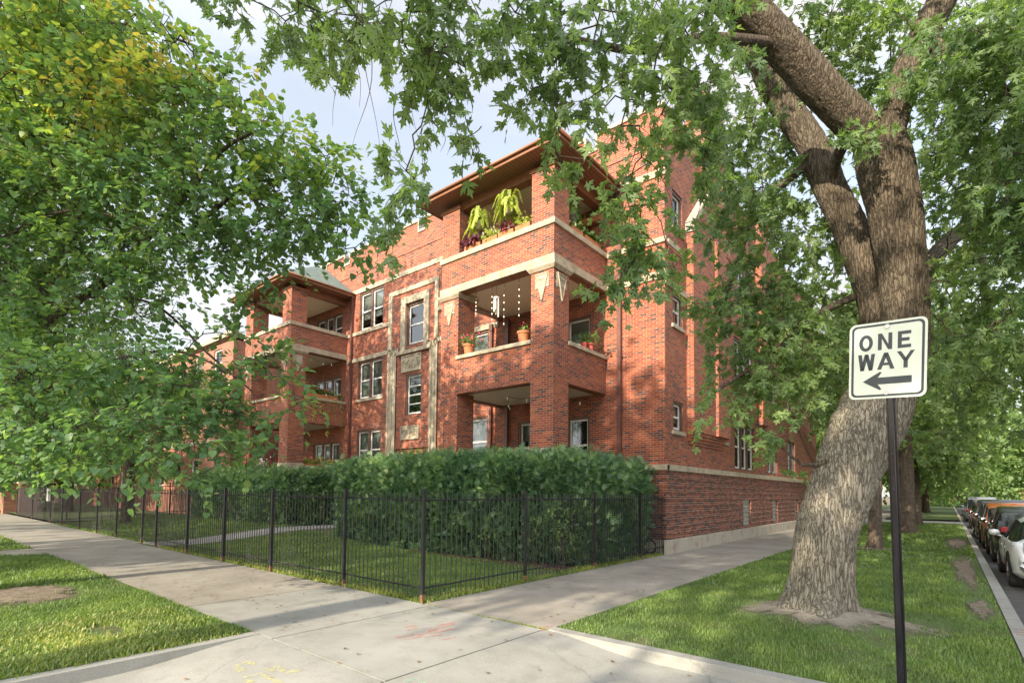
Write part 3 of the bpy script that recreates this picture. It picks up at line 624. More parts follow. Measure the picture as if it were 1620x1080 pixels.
for bi, (x0, x1) in enumerate(BAYS):
    b = MB()
    for a in ((x0, x0+PW), (x1-PW, x1)):
        b.box(a[0], a[1], YB, YB+.77, 3.0, 4.9)
        b.box(a[0], a[1], YB, YB+.77, 6.0, 8.2)
        b.box(a[0], a[1], YB, YB+.77, 9.3, 11.0)
    # beams with parapet above: butt at the corners
    for z0, z1 in ((4.9, 6.0), (8.45, 9.3), (0, 2.3)):
        b.box(x0, x1, YB, YB+(.77 if z0 == 4.9 and False else TH), z0, z1); b.box(x0, x0+TH, YB+TH, YF, z0, z1); b.box(x1-TH, x1, YB+TH, YF, z0, z1)
        for a in ((x0+TH, x0+PW), (x1-PW, x1-TH)): b.box(a[0], a[1], YB+TH, YB+.77, z0, z1)
    P(b, 'balcony_wall', 'brick')
    for z0, z1, d, nm in ((8.2, 8.45, .05, 'stone_band'), (9.3, 9.47, .06, 'balcony_coping')):
        s = MB(); s.box(x0-d, x1+d, YB-d, YB+TH, z0, z1); s.box(x0-d, x0+TH, YB+TH, YF, z0, z1); s.box(x1-TH, x1+d, YB+TH, YF, z0, z1)
        P(s, nm, 'stone', bevel=.012)
    s = MB(); s.box(x0+PW-.03, x1-PW+.03, YB-.07, YB+TH+.03, 6.001, 6.12); s.box(x0-.06, x0+TH, YB+.74, YF, 6.001, 6.12); s.box(x1-TH, x1+.06, YB+.74, YF, 6.001, 6.12); P(s, 'balcony_coping', 'stone', bevel=.012)
    for a in ((x0, x0+PW), (x1-PW, x1)):
        s = MB(); s.box(a[0]-.03, a[1]+.03, YB-.03, YB+.8, 2.3, 3.0); P(s, 'pillar_base', 'stone', bevel=.015)
        s = MB(); n0 = len(s.v); q = .03
        s.v += [(a[0]-q, YB-q, 8.04), (a[1]+q, YB-q, 8.04), (a[1]+q, YB+.77+q, 8.04), (a[0]-q, YB+.77+q, 8.04)]
        q = .10; s.v += [(a[0]-q, YB-q, 8.14), (a[1]+q, YB-q, 8.14), (a[1]+q, YB+.77+q, 8.14), (a[0]-q, YB+.77+q, 8.14), (a[0]-q, YB-q, 8.199), (a[1]+q, YB-q, 8.199), (a[1]+q, YB+.77+q, 8.199), (a[0]-q, YB+.77+q, 8.199)]
        s.f += [(0, 3, 2, 1), (8, 9, 10, 11)]+[(i, (i+1) % 4, (i+1) % 4+4, i+4) for i in range(4)]+[(i+4, (i+1) % 4+4, (i+1) % 4+8, i+8) for i in range(4)]
        P(s, 'pillar_capital', 'stone')
        tri_plaque(F_(YB), (a[0]+a[1])/2, 7.97)
        s = MB(); s.box(a[0]-.05, a[1]+.05, YB-.05, YB+.82, 11.001, 11.1); P(s, 'pillar_capital', 'copper')
    tri_plaque(S_(x1), YB+.385, 7.97)
    # ceilings, floors, soffits
    for z in (4.93, 8.26, 11.12): P(MB().box(x0+TH, x1-TH, YB+TH, YF-.002, z, z+.05), 'balcony_ceiling', 'ceiling')
    for z in (4.895, 8.195):
        for q in ((x0+PW, x1-PW, YB+.01, YB+TH), (x0+.01, x0+TH, YB+.78, YF), (x1-TH, x1-.01, YB+.78, YF)): P(MB().box(*q, z-.012, z), 'beam_soffit', 'copper')
    for z in (2.2, 5.15, 8.6): P(MB().box(x0+TH, x1-TH, YB+TH, YF-.002, z, z+.1), 'balcony_floor', 'concrete')
    s = MB(); s.box(x0+PW, x1-PW, YB+.1, YB+.4, 10.98, 11.26); s.box(x0+.1, x0+.4, YB+.77, YF, 10.98, 11.26); s.box(x1-.4, x1-.1, YB+.77, YF, 10.98, 11.26)
    P(s, 'roof_beam', 'copper')
    e = .56
    s = MB(); s.box(x0-e, x1+e, YB-e, YF-.003, 11.262, 11.3)
    rf_s = P(s, 'soffit', 'soffit')
    s = MB(); s.box(x0-e-.03, x1+e+.03, YB-e-.03, YB-e, 11.25, 11.42); s.box(x0-e-.03, x0-e, YB-e, YF, 11.25, 11.42); s.box(x1+e, x1+e+.03, YB-e, YF, 11.25, 11.42)
    P(s, 'fascia', 'copper')
    # half-round gutter
    s = MB(); s.tube([(x0-e-.075, YF, 11.38), (x0-e-.075, YB-e-.075, 11.38), (x0-e-.07, YB-e-.075, 11.38)], .045, 8); P(s, 'gutter', 'copper', smooth=True)
    s = MB(); s.tube([(x0-e-.075, YB-e-.075, 11.38), (x1+e+.075, YB-e-.075, 11.38)], .045, 8); P(s, 'gutter', 'copper', smooth=True); s = MB(); s.tube([(x1+e+.075, YB-e-.075, 11.38), (x1+e+.075, YF, 11.38)], .045, 8); P(s, 'gutter', 'copper', smooth=True)
    q = e+.05; A = (x0-q, YB-q, 11.43); B_ = (x1+q, YB-q, 11.43); C_ = (x1+q, YF, 11.43); D_ = (x0-q, YF, 11.43); xm = (x0+x1)/2; R1 = (xm, YB-q+3.1, 13.45); R2 = (xm, YF, 13.45)
    s = MB(); s.quad(A, B_, R1); s.quad(B_, C_, R2, R1); s.quad(D_, A, R1, R2); s.quad(A, D_, C_, B_)
    P(s, 'roof', 'roof')
# string lights and strands under balcony ceilings
def strand(x, y, z0, z1, beads, name, lab, cat='ornament', grp=None, m='bulb'):
    t = thing(name, lab, cat, (x, y, z0), grp)
    s = MB().tube([(0, 0, 0), (0, 0, z1-z0)], .006, 5); s.build('cord', M['twig'], t)
    for i in range(beads): MB().lathe((0, 0, (z1-z0)*(i+.3)/beads), [(0, -.035), (.022, -.01), (.02, .02), (0, .035)], 8).build('bead', M[m], t, smooth=True)
    return t
for i, (px, ln, lb) in enumerate([(-11.75, .7, 'short white bead strand hanging nearest the left brick pillar of the middle balcony'), (-11.05, 1.05, 'white bead strand hanging just left of the wind chime'), (-10.55, 1.3, 'longest white bead strand, hanging just right of the wind chime'), (-9.95, 1.15, 'white bead strand hanging nearest the corner brick pillar')]):
    strand(px, YB+.42, 8.2-ln, 8.24, 6, 'bead_strand', lb, 'bead strand', 'bead strands hanging in the middle balcony')
t = thing('wind_chime', 'white tubular wind chime hanging between bead strands in middle balcony', 'wind chime', (-10.8, YB+.35, 7.1))
MB().tube([(0, 0, .75), (0, 0, 1.13)], .006, 5).build('cord', M['twig'], t); MB().lathe((0, 0, .72), [(0, -.02), (.1, -.02), (.1, .02), (0, .03)], 12).build('top_disc', M['white'], t)
for k in range(5): MB().tube([(.075*cos(k*1.26), .075*sin(k*1.26), .7), (.075*cos(k*1.26), .075*sin(k*1.26), .1+.06*k)], .017, 8).build('tube', M['white'], t)
MB().tube([(0, 0, .7), (0, 0, -.05)], .004, 4).build('striker_cord', M['twig'], t); MB().lathe((0, 0, -.08), [(0, -.04), (.03, 0), (0, .04)], 8).build('striker', M['white'], t)
def festoon(name, lab, pts, nb, grp='bulb string lights under the balcony ceilings'):
    t = thing(name, lab, 'string lights', pts[0], grp); o = Vector(pts[0]); Q = []
    for i in range(len(pts)-1):
        a, b = Vector(pts[i]), Vector(pts[i+1])
        for j in range(9): q = a.lerp(b, j/8); q.z -= .14*4*(j/8)*(1-j/8); Q.append(q-o)
    MB().tube(Q, .006, 5).build('cord', M['twig'], t)
    for i in range(nb):
        q = Q[int((i+.5)/nb*(len(Q)-1))]; b_ = MB().lathe((q.x, q.y, q.z-.07), [(0, -.05), (.028, -.02), (.024, .02), (.012, .05), (.012, .07)], 8).build('bulb', M['bulb'], t, smooth=True)
festoon('string_lights', 'string lights along ceiling of the ground floor corner balcony', [(-11.9, 14.3, 4.8), (-10.6, 12.6, 4.75), (-9.3, 12.9, 4.8), (-8.75, 14.5, 4.7)], 7)
festoon('string_lights', 'string lights under ceiling of the left middle balcony', [(-26.5, 13.5, 8.1), (-24.9, 12.4, 8.1), (-23.3, 12.9, 8.1), (-23.2, 14.6, 8.05)], 10)
# ================================================================ PLANTS IN POTS
def leaflets(n, cen, spread, size, droop=.3, aspect=.4, fold=True, up=.3):
    """n small kite leaves round cen"""
    c = cen+rng.normal(size=(n, 3))*spread; d = rng.normal(size=(n, 3)); d[:, 2] += up; d /= np.linalg.norm(d, axis=1)[:, None]
    s = np.cross(d, rng.normal(size=(n, 3))); s /= np.linalg.norm(s, axis=1)[:, None]; L_ = size*rng.uniform(.6, 1.3, n)[:, None]
    V = np.stack([c, c+d*L_*.45+s*L_*aspect, c+d*L_, c+d*L_*.45-s*L_*aspect], 1).reshape(-1, 3)
    return V, np.arange(4*n).reshape(-1, 4)
def bush(name, n, cen, spread, size, m, parent, **k):
    V, F = leaflets(n, np.array(cen, float), np.array(spread), size, **k); return np_mesh(name, V, F, M[m], parent, rng.random(len(F)))
def pot(r, h, m='terra', parent=None):
    return MB().lathe((0, 0, 0), [(0, 0), (r*.7, 0), (r*.93, h*.8), (r*1.06, h*.8), (r*1.08, h), (r*.93, h), (r*.9, h*.9), (0, h*.88)], 20).build('pot', M[m], parent, smooth=False)
def potted(loc, r, h, lab, leaf='plant', flower=None, m='terra', spread=.16, n=120, size=.09, nf=45, hz=.12):
    t = thing('potted_plant', lab, 'potted plant', loc); pot(r, h, m, t)
    bush('foliage', n, (0, 0, h+hz), (spread, spread, spread*.6), size, leaf, t)
    if flower: bush('flowers', nf, (0, 0, h+hz+.06), (spread*1.1, spread*1.1, spread*.6), .055, flower, t, aspect=.6)
    return t
potted((-11.75, YB+.12, 6.12), .19, .33, 'terracotta pot of bright pink flowers on the middle balcony coping by the left pillar', flower='pink', spread=.17, nf=70)
potted((-9.52, YB+.12, 6.12), .19, .33, 'terracotta pot with a bare pink-flowered cactus beside the corner pillar of middle balcony', spread=.08, n=30, flower='pink', nf=6)
potted((-8.5, YB+2.15, 6.12), .12, .26, 'reddish pot of trailing green leaves on the side coping of the middle balcony', m='terra_red', spread=.16, n=110)
potted((-8.5, YB+1.78, 6.12), .1, .2, 'small pink pot on the side coping beside a larger reddish pot', m='terra_red', spread=.05, n=14)
# third balcony: window boxes with plants
def planter(loc, ln, ax, lab, leaf, flower=None, m='terra', n=160, hh=.2):
    t = thing('flower_box', lab, 'flower box', loc); a, b = ((ln/2, .1) if ax == 'x' else (.1, ln/2))
    s = MB(); s.box(-a, a, -b, b, 0, .02); s.box(-a, a, -b, -b+.015, .02, hh); s.box(-a, a, b-.015, b, .02, hh); s.box(-a, -a+.015, -b+.015, b-.015, .02, hh); s.box(a-.015, a, -b+.015, b-.015, .02, hh); s.build('box', M[m], t)
    MB().box(-a+.016, a-.016, -b+.016, b-.016, .021, hh-.03).build('soil', M['mulch'], t)
    V, F = leaflets(n, np.array([0, 0, hh+.1]), np.array([a*.6, b*.6+.05, .08]), .12); np_mesh('foliage', V, F, M[leaf], t, rng.random(len(F)))
    if flower: V, F = leaflets(n//3, np.array([0, 0, hh+.17]), np.array([a*.6, b*.6+.05, .07]), .06, aspect=.6); np_mesh('flowers', V, F, M[flower], t, rng.random(len(F)))
    return t
planter((-11.6, YB+.14, 9.47), .7, 'x', 'flower box of deep purple coleus by left pillar of the top balcony', 'purple', m='terra', n=420)
planter((-10.85, YB+.14, 9.47), .6, 'x', 'low flower box of pale trailing plants in the middle of the top balcony front', 'fern', 'whitef', n=90)
planter((-10.2, YB+.14, 9.47), .6, 'x', 'terracotta flower box of reddish leaves right of centre on top balcony front', 'purple', 'redf', n=90)
planter((-9.55, YB+.14, 9.47), .55, 'x', 'flower box of yellow-green leaves beside the corner pillar of the top balcony', 'fern', n=110)
planter((-8.52, YB+1.3, 9.47), .6, 'y', 'side flower box with white blooms nearest the pillar on the top balcony', 'plant', 'whitef', n=60)
planter((-8.52, YB+2.2, 9.47), .9, 'y', 'side flower box overflowing with green leaves by the downspout on the top balcony', 'plant', n=260)
for (z, x, ln) in ((10.55, -8.85, .75), (9.95, -9.05, .35)):
    t = thing('wall_planter', ('long' if ln > .5 else 'short')+' wooden planter fixed on the back wall of the top corner balcony', 'planter', (x, YF-.12, z))
    MB().box(-ln/2, ln/2, -.12, .118, 0, .22).build('box', M['terra'], t, bevel=.01); bush('foliage', 50, (0, 0, .28), (ln*.25, .05, .06), .1, 'plant', t)
def fern(loc, lab, top, R_=.5, n=52, m='fern'):
    t = thing('hanging_fern', lab, 'hanging plant', loc, 'ferns in hanging baskets')
    MB().lathe((0, 0, 0), [(0, -.02), (.1, 0), (.15, .16), (.165, .16), (.165, .18), (0, .17)], 16).build('basket', M['basket'], t, smooth=True)
    s = MB()
    for k in range(3): s.tube([(.15*cos(k*2.1), .15*sin(k*2.1), .17), (0, 0, .6)], .004, 4)
    s.tube([(0, 0, .6), (0, 0, top-loc[2])], .007, 5); s.build('hanger', M['iron'], t)
    V = []; F = []; c = 0
    for i in range(n):
        a = rng.uniform(0, 2*pi); ln = R_*rng.choice([.6, .85, 1.05, 1.3])*rng.uniform(.85, 1.15); rise_ = rng.uniform(-.02, .5); dr_ = rng.uniform(.35, 1.0); K = 12; pts = []
        for j in range(K+1):
            q = j/K; rr = ln*q*(1-.25*q); zz = .18+rise_*sin(min(1, q*1.2)*pi*.8)*1.1-dr_*ln*q**2.2; pts.append(np.array([rr*cos(a), rr*sin(a), zz]))
        side = np.array([-sin(a), cos(a), 0])
        for j in range(K):
            p = pts[j]; d = pts[j+1]-pts[j]; wd = .07*sin(pi*min(1, (j+1.2)/(K+1)))+.01
            for sg in (-1, 1):
                e = p+d*.9+side*sg*wd+np.array([0, 0, -.015]); V += [p, p+d*.75, e, p+side*sg*wd*.5-d*.1]; F.append((c, c+1, c+2, c+3)); c += 4
    np_mesh('fronds', V, F, M[m], t, rng.random(len(F))); return t
fern((-11.35, YB+.1, 10.1), 'yellow-green fern in a hanging basket nearest the left pillar of the top balcony', 11.0, .52)
fern((-10.1, YB+.1, 10.2), 'yellow-green fern in a hanging basket nearest the corner pillar of the top balcony', 11.0, .56)
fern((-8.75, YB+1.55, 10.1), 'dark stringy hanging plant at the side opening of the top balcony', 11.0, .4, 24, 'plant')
# vines and flowers on the left bay
x0, x1 = BAYS[1]
planter((x1-.12, 13.6, 6.12), 1.6, 'y', 'flower box of trailing vines and orange flowers on the left middle balcony', 'plant', 'redf', n=300)
for i in range(6):
    pass
t = thing('trailing_vine', 'long pale vines trailing down the brick under the left middle balcony', 'vine', (x1+.07, 12.9, 6.2)); 
for i in range(6):
    yy = (i-.5)*.36; ln = (.7, 1.2, .8, 1.9, 1.1, 1.4)[i]; V, F = [], []
    k_ = int(ln*60); c = np.stack([rng.uniform(.0, .08, k_), yy+rng.normal(size=k_)*.05, -rng.uniform(0, ln, k_)], 1)
    d = rng.normal(size=(k_, 3)); d[:, 2] -= 1.5; d /= np.linalg.norm(d, axis=1)[:, None]; s = np.cross(d, rng.normal(size=(k_, 3))); s /= np.linalg.norm(s, axis=1)[:, None]
    V = np.stack([c, c+d*.03+s*.02, c+d*.07, c+d*.03-s*.02], 1).reshape(-1, 3); np_mesh('strand', V, np.arange(4*k_).reshape(-1, 4), M['fern'], t, rng.random(k_))
planter((-23.15, 13.4, 2.35+.35), 1.5, 'y', 'long planter of pink flowers on the left ground floor balcony', 'fern', 'pink', n=380, hh=.3)
potted((-23.2, 12.85, 2.7), .15, .28, 'orange terracotta pot beside the left bay pillar at ground floor', spread=.1, n=50)
planter((-25.6, 11.7, 2.5), 2.2, 'x', 'planter of red and white flowers in front of the left bay above the hedge', 'plant', 'redf', n=500, hh=.3)
bush_t = thing('flower_cluster', 'white blooms mixed beside red flowers in front of the left bay', 'flowers', (-24.7, 11.6, 3.0)); bush('flowers', 90, (0, 0, 0), (.25, .1, .12), .07, 'whitef', bush_t, aspect=.6)
# twiggy dry plant by the downspout on the ground floor
t = potted((-8.35, 12.2+2.0, 2.5), .22, .32, 'terracotta bowl of bare dry stems by the downspout behind the hedge', n=10, spread=.15)
s = MB()
for i in range(40):
    a = rng.uniform(0, 2*pi); r_ = rng.uniform(.2, .6); h_ = rng.uniform(.3, .65)
    s.tube([(0, 0, .28), (r_*.4*cos(a), r_*.4*sin(a), .28+h_*.8), (r_*cos(a+.3), r_*sin(a+.3), .28+h_*.75)], [.008, .006, .003], 4)
s.build('dry_stems', noisy('dry_stem', [(.3, .2, .12), (.42, .3, .2)], 5, .9, 0), t)
# ================================================================ TREES
MAPLE = [(0, 0), (.07, .09), (.34, .02), (.17, .20), (.42, .36), (.62, .66), (.38, .55), (.34, .68), (.13, .46), (.14, .68), (.25, .82), (.10, .82), (0, 1.12)]
MAPLE = MAPLE+[(-x, y) for x, y in MAPLE[-2:0:-1]]
LIND = [(0, .06), (.22, -.06), (.42, .06), (.5, .3), (.44, .55), (.28, .78), (.1, .93), (0, 1.12), (-.1, .93), (-.28, .78), (-.44, .55), (-.5, .3), (-.42, .06), (-.22, -.06)]
OVAL = [(0, 0), (.3, .2), (.36, .55), (.15, .9), (0, 1.1), (-.15, .9), (-.36, .55), (-.3, .2)]
def leaves(shape, base, tip, nrm, size, rnd):
    """one fan-shaped leaf blade at every base point"""
    sh = np.array(shape); k = len(sh); n = len(base)
    t = tip/np.linalg.norm(tip, axis=1)[:, None]; s = np.cross(t, nrm); s /= np.linalg.norm(s, axis=1)[:, None]+1e-9; u = np.cross(s, t)
    cu = rng.uniform(-.35, .12, n); fo = rng.uniform(-.05, .45, n)
    X = sh[:, 0][None, :]; Y = sh[:, 1][None, :]
    Z = cu[:, None]*Y**2*.7+fo[:, None]*np.abs(X)*.7
    V = base[:, None, :]+size[:, None, None]*(X[..., None]*s[:, None, :]+Y[..., None]*t[:, None, :]+Z[..., None]*u[:, None, :])
    C = base[:, None, :]+size[:, None, None]*(.4*t[:, None, :]+(cu*.1)[:, None, None]*u[:, None, :])
    V = np.concatenate([V, C], 1).reshape(-1, 3); o = np.arange(n)[:, None]*(k+1); i = np.arange(k)[None, :]
    F = np.stack([o+i, o+(i+1) % k, np.broadcast_to(o+k, (n, k))], -1).reshape(-1, 3)
    return V, F, np.repeat(rnd, k)
def limb_mesh(name, paths, m, parent, seg=40, bumpy=.02, cell=(.075, .26), flare=None, step=.05):
    """paths: list of [(x,y,z,r),...] smoothed into thick bark-covered tubes in ONE mesh"""
    VV = []; FF = []; off = 0
    for path in paths:
        A = np.array(path, float); n = len(A); Q = []
        for i in range(n-1):
            p0, p1, p2, p3 = A[max(i-1, 0)], A[i], A[i+1], A[min(i+2, n-1)]; k = max(2, int(np.linalg.norm(p2[:3]-p1[:3])/step))
            for j in range(k): t = j/k; Q.append(.5*((2*p1)+(-p0+p2)*t+(2*p0-5*p1+4*p2-p3)*t*t+(-p0+3*p1-3*p2+p3)*t**3))
        Q.append(A[-1]); Q = np.array(Q); K = len(Q); a = None
        for i in range(K):
            d = Q[min(i+1, K-1), :3]-Q[max(i-1, 0), :3]; d /= np.linalg.norm(d)
            if a is None: a = np.cross(d, [.3, 1, .1]); 
            a = a-d*np.dot(a, d); a /= np.linalg.norm(a); b = np.cross(d, a); r = Q[i, 3]
            for k in range(seg):
                t = 2*pi*k/seg; dr = a*cos(t)+b*sin(t); p = Q[i, :3]+dr*r; rr = r
                if flare: 
                    h = max(0, p[2]); fl = math.exp(-h/.22)*flare; rr += fl*(.55+.45*cos(t*5+1.3)+.25*cos(t*3))
                if bumpy:
                    rr += .09*r*noise.noise(Vector(p)*1.7)
                    q = Vector((p[0]/cell[0], p[1]/cell[0], p[2]/cell[1])); q += noise.noise_vector(q*.5)*.5
                    e = min(abs(noise.noise(q)), abs(noise.noise(q*1.1+Vector((31, 7, 3))))); rr += bumpy*(min(1, e/.09)**.6-.8)+bumpy*.3*noise.noise(q*4)
                VV.append(Q[i, :3]+dr*rr)
        for i in range(K-1):
            for k in range(seg): q = off+i*seg; FF.append((q+k, q+(k+1) % seg, q+seg+(k+1) % seg, q+seg+k))
        off += K*seg
    return np_mesh(name, VV, FF, m, parent, smooth=True)
def skeleton_nodes(paths, step=.25):
    out_ = []
    for path in paths:
        A = np.array(path, float)
        for i in range(len(A)-1):
            k = max(1, int(np.linalg.norm(A[i+1][:3]-A[i][:3])/step))
            for j in range(k): out_.append(A[i][:3]+(A[i+1][:3]-A[i][:3])*j/k)
        out_.append(A[-1][:3])
    return np.array(out_)
def grow(nodes0, roots, r0=.0032, sag=.12, pw=.42):
    """join every spray root to the nearest wood already there; returns tube mesh arrays"""
    n0 = len(nodes0); d = np.array([np.min(np.sum((nodes0-r)**2, 1)) for r in roots]); order = np.argsort(d)
    P_ = np.zeros((n0+len(roots)*3, 3)); P_[:n0] = nodes0; par = -np.ones(len(P_), int); cnt = n0; ends = np.zeros(len(roots), int)
    for oi in order:
        r = roots[oi]; dd = np.sum((P_[:cnt]-r)**2, 1); j = int(np.argmin(dd+.5*np.maximum(0, P_[:cnt, 2]-r[2]-.2)*0)); p = P_[j]; ln = sqrt(dd[j])
        prev = j; nseg = 1 if ln < .35 else 3
        for s_ in range(1, nseg+1):
            t = s_/nseg; q = p+(r-p)*t
            if s_ < nseg: q = q+rng.normal(size=3)*ln*.05+np.array([0, 0, sag*ln*4*t*(1-t)])
            P_[cnt] = q; par[cnt] = prev; prev = cnt; cnt += 1
        ends[oi] = prev
    w_ = np.ones(cnt)
    for i in range(cnt-1, n0-1, -1): w_[par[i]] += w_[i]*.8
    idx = np.arange(n0, cnt); a = P_[par[idx]]; b = P_[idx]; ra = r0*np.minimum(w_[par[idx]], w_[idx]*1.6)**pw; rb = r0*w_[idx]**pw
    ra = np.minimum(ra, .06); rb = np.minimum(rb, .06)
    return a, b, ra, rb
def tubes(a, b, ra, rb, seg=5):
    d = b-a; ln = np.linalg.norm(d, axis=1)[:, None]+1e-9; d = d/ln; a = a-d*.004; ref = np.where(np.abs(d[:, 2:3]) > .9, np.array([[1., 0, 0]]), np.array([[0, 0, 1.]]))
    s = np.cross(d, ref); s /= np.linalg.norm(s, axis=1)[:, None]; u = np.cross(s, d); th = 2*pi*np.arange(seg)/seg; c = np.cos(th)[None, :, None]; q = np.sin(th)[None, :, None]
    ring = c*s[:, None, :]+q*u[:, None, :]; A_ = a[:, None, :]+ring*ra[:, None, None]; B2 = b[:, None, :]+ring*rb[:, None, None]
    V = np.concatenate([A_, B2], 1).reshape(-1, 3); o = np.arange(len(a))[:, None]*2*seg; i = np.arange(seg)[None, :]
    F = np.stack([o+i, o+(i+1) % seg, o+seg+(i+1) % seg, o+seg+i], -1).reshape(-1, 4); return V, F
def crown(parent, clusters, paths, shape, size, m, tw, per=9, dens=1., hang=.5, flat=.6, twl=.38, r0=.0032, reach=True, name='crown', warm=None):
    """clusters: (x,y,z,r[,n]) balls of foliage. sprays of leaves on real twigs"""
    roots = []; tips = []
    for c in clusters:
        n = int(c[4] if len(c) > 4 else 26*dens*(c[3]/.5)**2.4)
        q = rng.normal(size=(n, 3)); q /= np.linalg.norm(q, axis=1)[:, None]; q *= (rng.random(n)**.42)[:, None]*c[3]; q[:, 2] *= .8
        roots.append(np.array(c[:3])+q); o = q/ c[3]; o[:, 2] -= hang*rng.random(n); o += rng.normal(size=(n, 3))*.45; o /= np.linalg.norm(o, axis=1)[:, None]; tips.append(o)
    R_ = np.concatenate(roots); T = np.concatenate(tips); n = len(R_)
    nodes = skeleton_nodes(paths)
    a, b, ra, rb = grow(nodes, R_, r0)
    # twig of each spray bends down
    L_ = twl*rng.uniform(.6, 1.3, n)[:, None]; mid = R_+T*L_*.5; end = R_+T*L_+np.array([0, 0, -.12])*L_*2.2
    a = np.concatenate([a, R_, mid]); b = np.concatenate([b, mid, end]); ra = np.concatenate([ra, np.full(n, r0), np.full(n, r0*.7)]); rb = np.concatenate([rb, np.full(n, r0*.7), np.full(n, r0*.4)])
    V, F = tubes(a, b, ra, rb); np_mesh('branches', V, F, M[tw], parent)
    # leaves
    t = np.tile((np.arange(per)+.5)/per, n); I = np.repeat(np.arange(n), per)
    p = np.where((t < .5)[:, None], R_[I]+(mid-R_)[I]*(t*2)[:, None], mid[I]+(end-mid)[I]*(t*2-1)[:, None])
    N_ = len(p); d = T[I]*.7+rng.normal(size=(N_, 3))*.55; d[:, 2] -= hang*.9; d /= np.linalg.norm(d, axis=1)[:, None]
    sz = size*rng.uniform(.55, 1.2, N_); p = p+d*sz[:, None]*.45+rng.normal(size=(N_, 3))*.02
    nr = rng.normal(size=(N_, 3))*(1-flat); nr[:, 2] += flat*1.6
    rn = np.clip(np.repeat(rng.random(n)*.55, per)+rng.random(N_)*.45, 0, 1)
    if warm is not None: rn = np.clip(rn*.82+warm(p), 0, 1)
    else: rn *= .97
    V, F, rr = leaves(shape, p, d, nr, sz, rn)
    o = np_mesh(name, V, F, M[m], parent, rr); return N_
def pc(px, py, D, r, n=None):
    a = at(px, py, D); return (a[0], a[1], a[2], r) if n is None else (a[0], a[1], a[2], r, n)
def pl(*a): return [(*at(px, py, D), r/sqrt(1+((px-810)/838)**2)**.9) for px, py, D, r in a]
nleaf = 0
# ---- big silver maple of the parkway
tm = thing('silver_maple', 'huge leaning silver maple with furrowed grey bark, forked above the one way sign', 'tree')
main = pl((1290, 985, 7.65, .50), (1296, 930, 7.66, .465), (1304, 860, 7.66, .455), (1322, 790, 7.66, .47), (1341, 740, 7.66, .50), (1356, 710, 7.66, .54), (1378, 661, 7.66, .55), (1403, 605, 7.67, .47), (1424, 560, 7.68, .39), (1433, 500, 7.68, .355), (1427, 430, 7.68, .365), (1419, 360, 7.68, .38), (1407, 290, 7.68, .41), (1392, 230, 7.68, .40), (1380, 195, 7.68, .31))
limbL = pl((1392, 238, 7.68, .27), (1362, 205, 7.64, .285), (1300, 140, 7.5, .27), (1235, 70, 7.3, .26), (1150, -10, 7.0, .25), (1040, -90, 6.4, .22), (880, -160, 5.6, .17), (700, -190, 5.0, .12), (560, -170, 4.7, .09))
limbR = pl((1398, 260, 7.68, .24), (1412, 190, 7.66, .25), (1442, 100, 7.6, .235), (1490, 0, 7.5, .23), (1560, -110, 7.2, .2), (1680, -260, 6.8, .14))
limbB = pl((1388, 650, 7.8, .36), (1392, 570, 7.95, .30), (1386, 490, 8.1, .265), (1348, 370, 8.4, .27), (1314, 301, 8.6, .27), (1285, 231, 8.8, .25), (1232, 153, 9.0, .24), (1200, 90, 9.2, .23), (1160, 10, 9.4, .2), (1110, -80, 9.6, .15))
limbS = pl((1316, 300, 8.55, .07), (1322, 258, 8.3, .09), (1345, 205, 7.85, .1))
limbE = pl((1440, 480, 7.8, .17), (1480, 405, 8.4, .17), (1540, 350, 9.3, .14), (1640, 290, 10, .1))
b1 = pl((1235, 70, 7.3, .08), (1120, 60, 6.6, .06), (1010, 80, 6.0, .045), (900, 60, 5.6, .03))
b2 = pl((1290, 250, 8.8, .08), (1200, 330, 8.8, .06), (1165, 420, 8.7, .04), (1130, 520, 8.6, .03))
b3 = pl((1350, 470, 8.2, .07), (1290, 500, 8.2, .06), (1220, 560, 8.2, .045), (1130, 620, 8.1, .03))
b4 = pl((1540, 350, 9.3, .06), (1560, 450, 8.6, .05), (1580, 560, 8.0, .04))
b5 = pl((1470, 60, 7.5, .08), (1560, 120, 6.8, .06), (1640, 180, 6, .04))
b6 = pl((1310, 730, 7.5, .05), (1270, 735, 7.8, .03), (1230, 700, 8.0, .02), (1160, 640, 8.1, .015))
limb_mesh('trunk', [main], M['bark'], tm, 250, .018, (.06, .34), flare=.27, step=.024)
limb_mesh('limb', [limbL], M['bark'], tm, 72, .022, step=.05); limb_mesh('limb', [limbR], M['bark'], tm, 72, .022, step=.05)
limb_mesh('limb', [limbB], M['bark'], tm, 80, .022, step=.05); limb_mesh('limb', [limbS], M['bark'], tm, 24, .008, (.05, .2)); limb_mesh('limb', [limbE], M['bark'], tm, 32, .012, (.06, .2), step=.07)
for b_ in (b1, b2, b3, b4, b5, b6): limb_mesh('limb', [b_], M['bark_dark'], tm, 10, 0, step=.2)
C = []
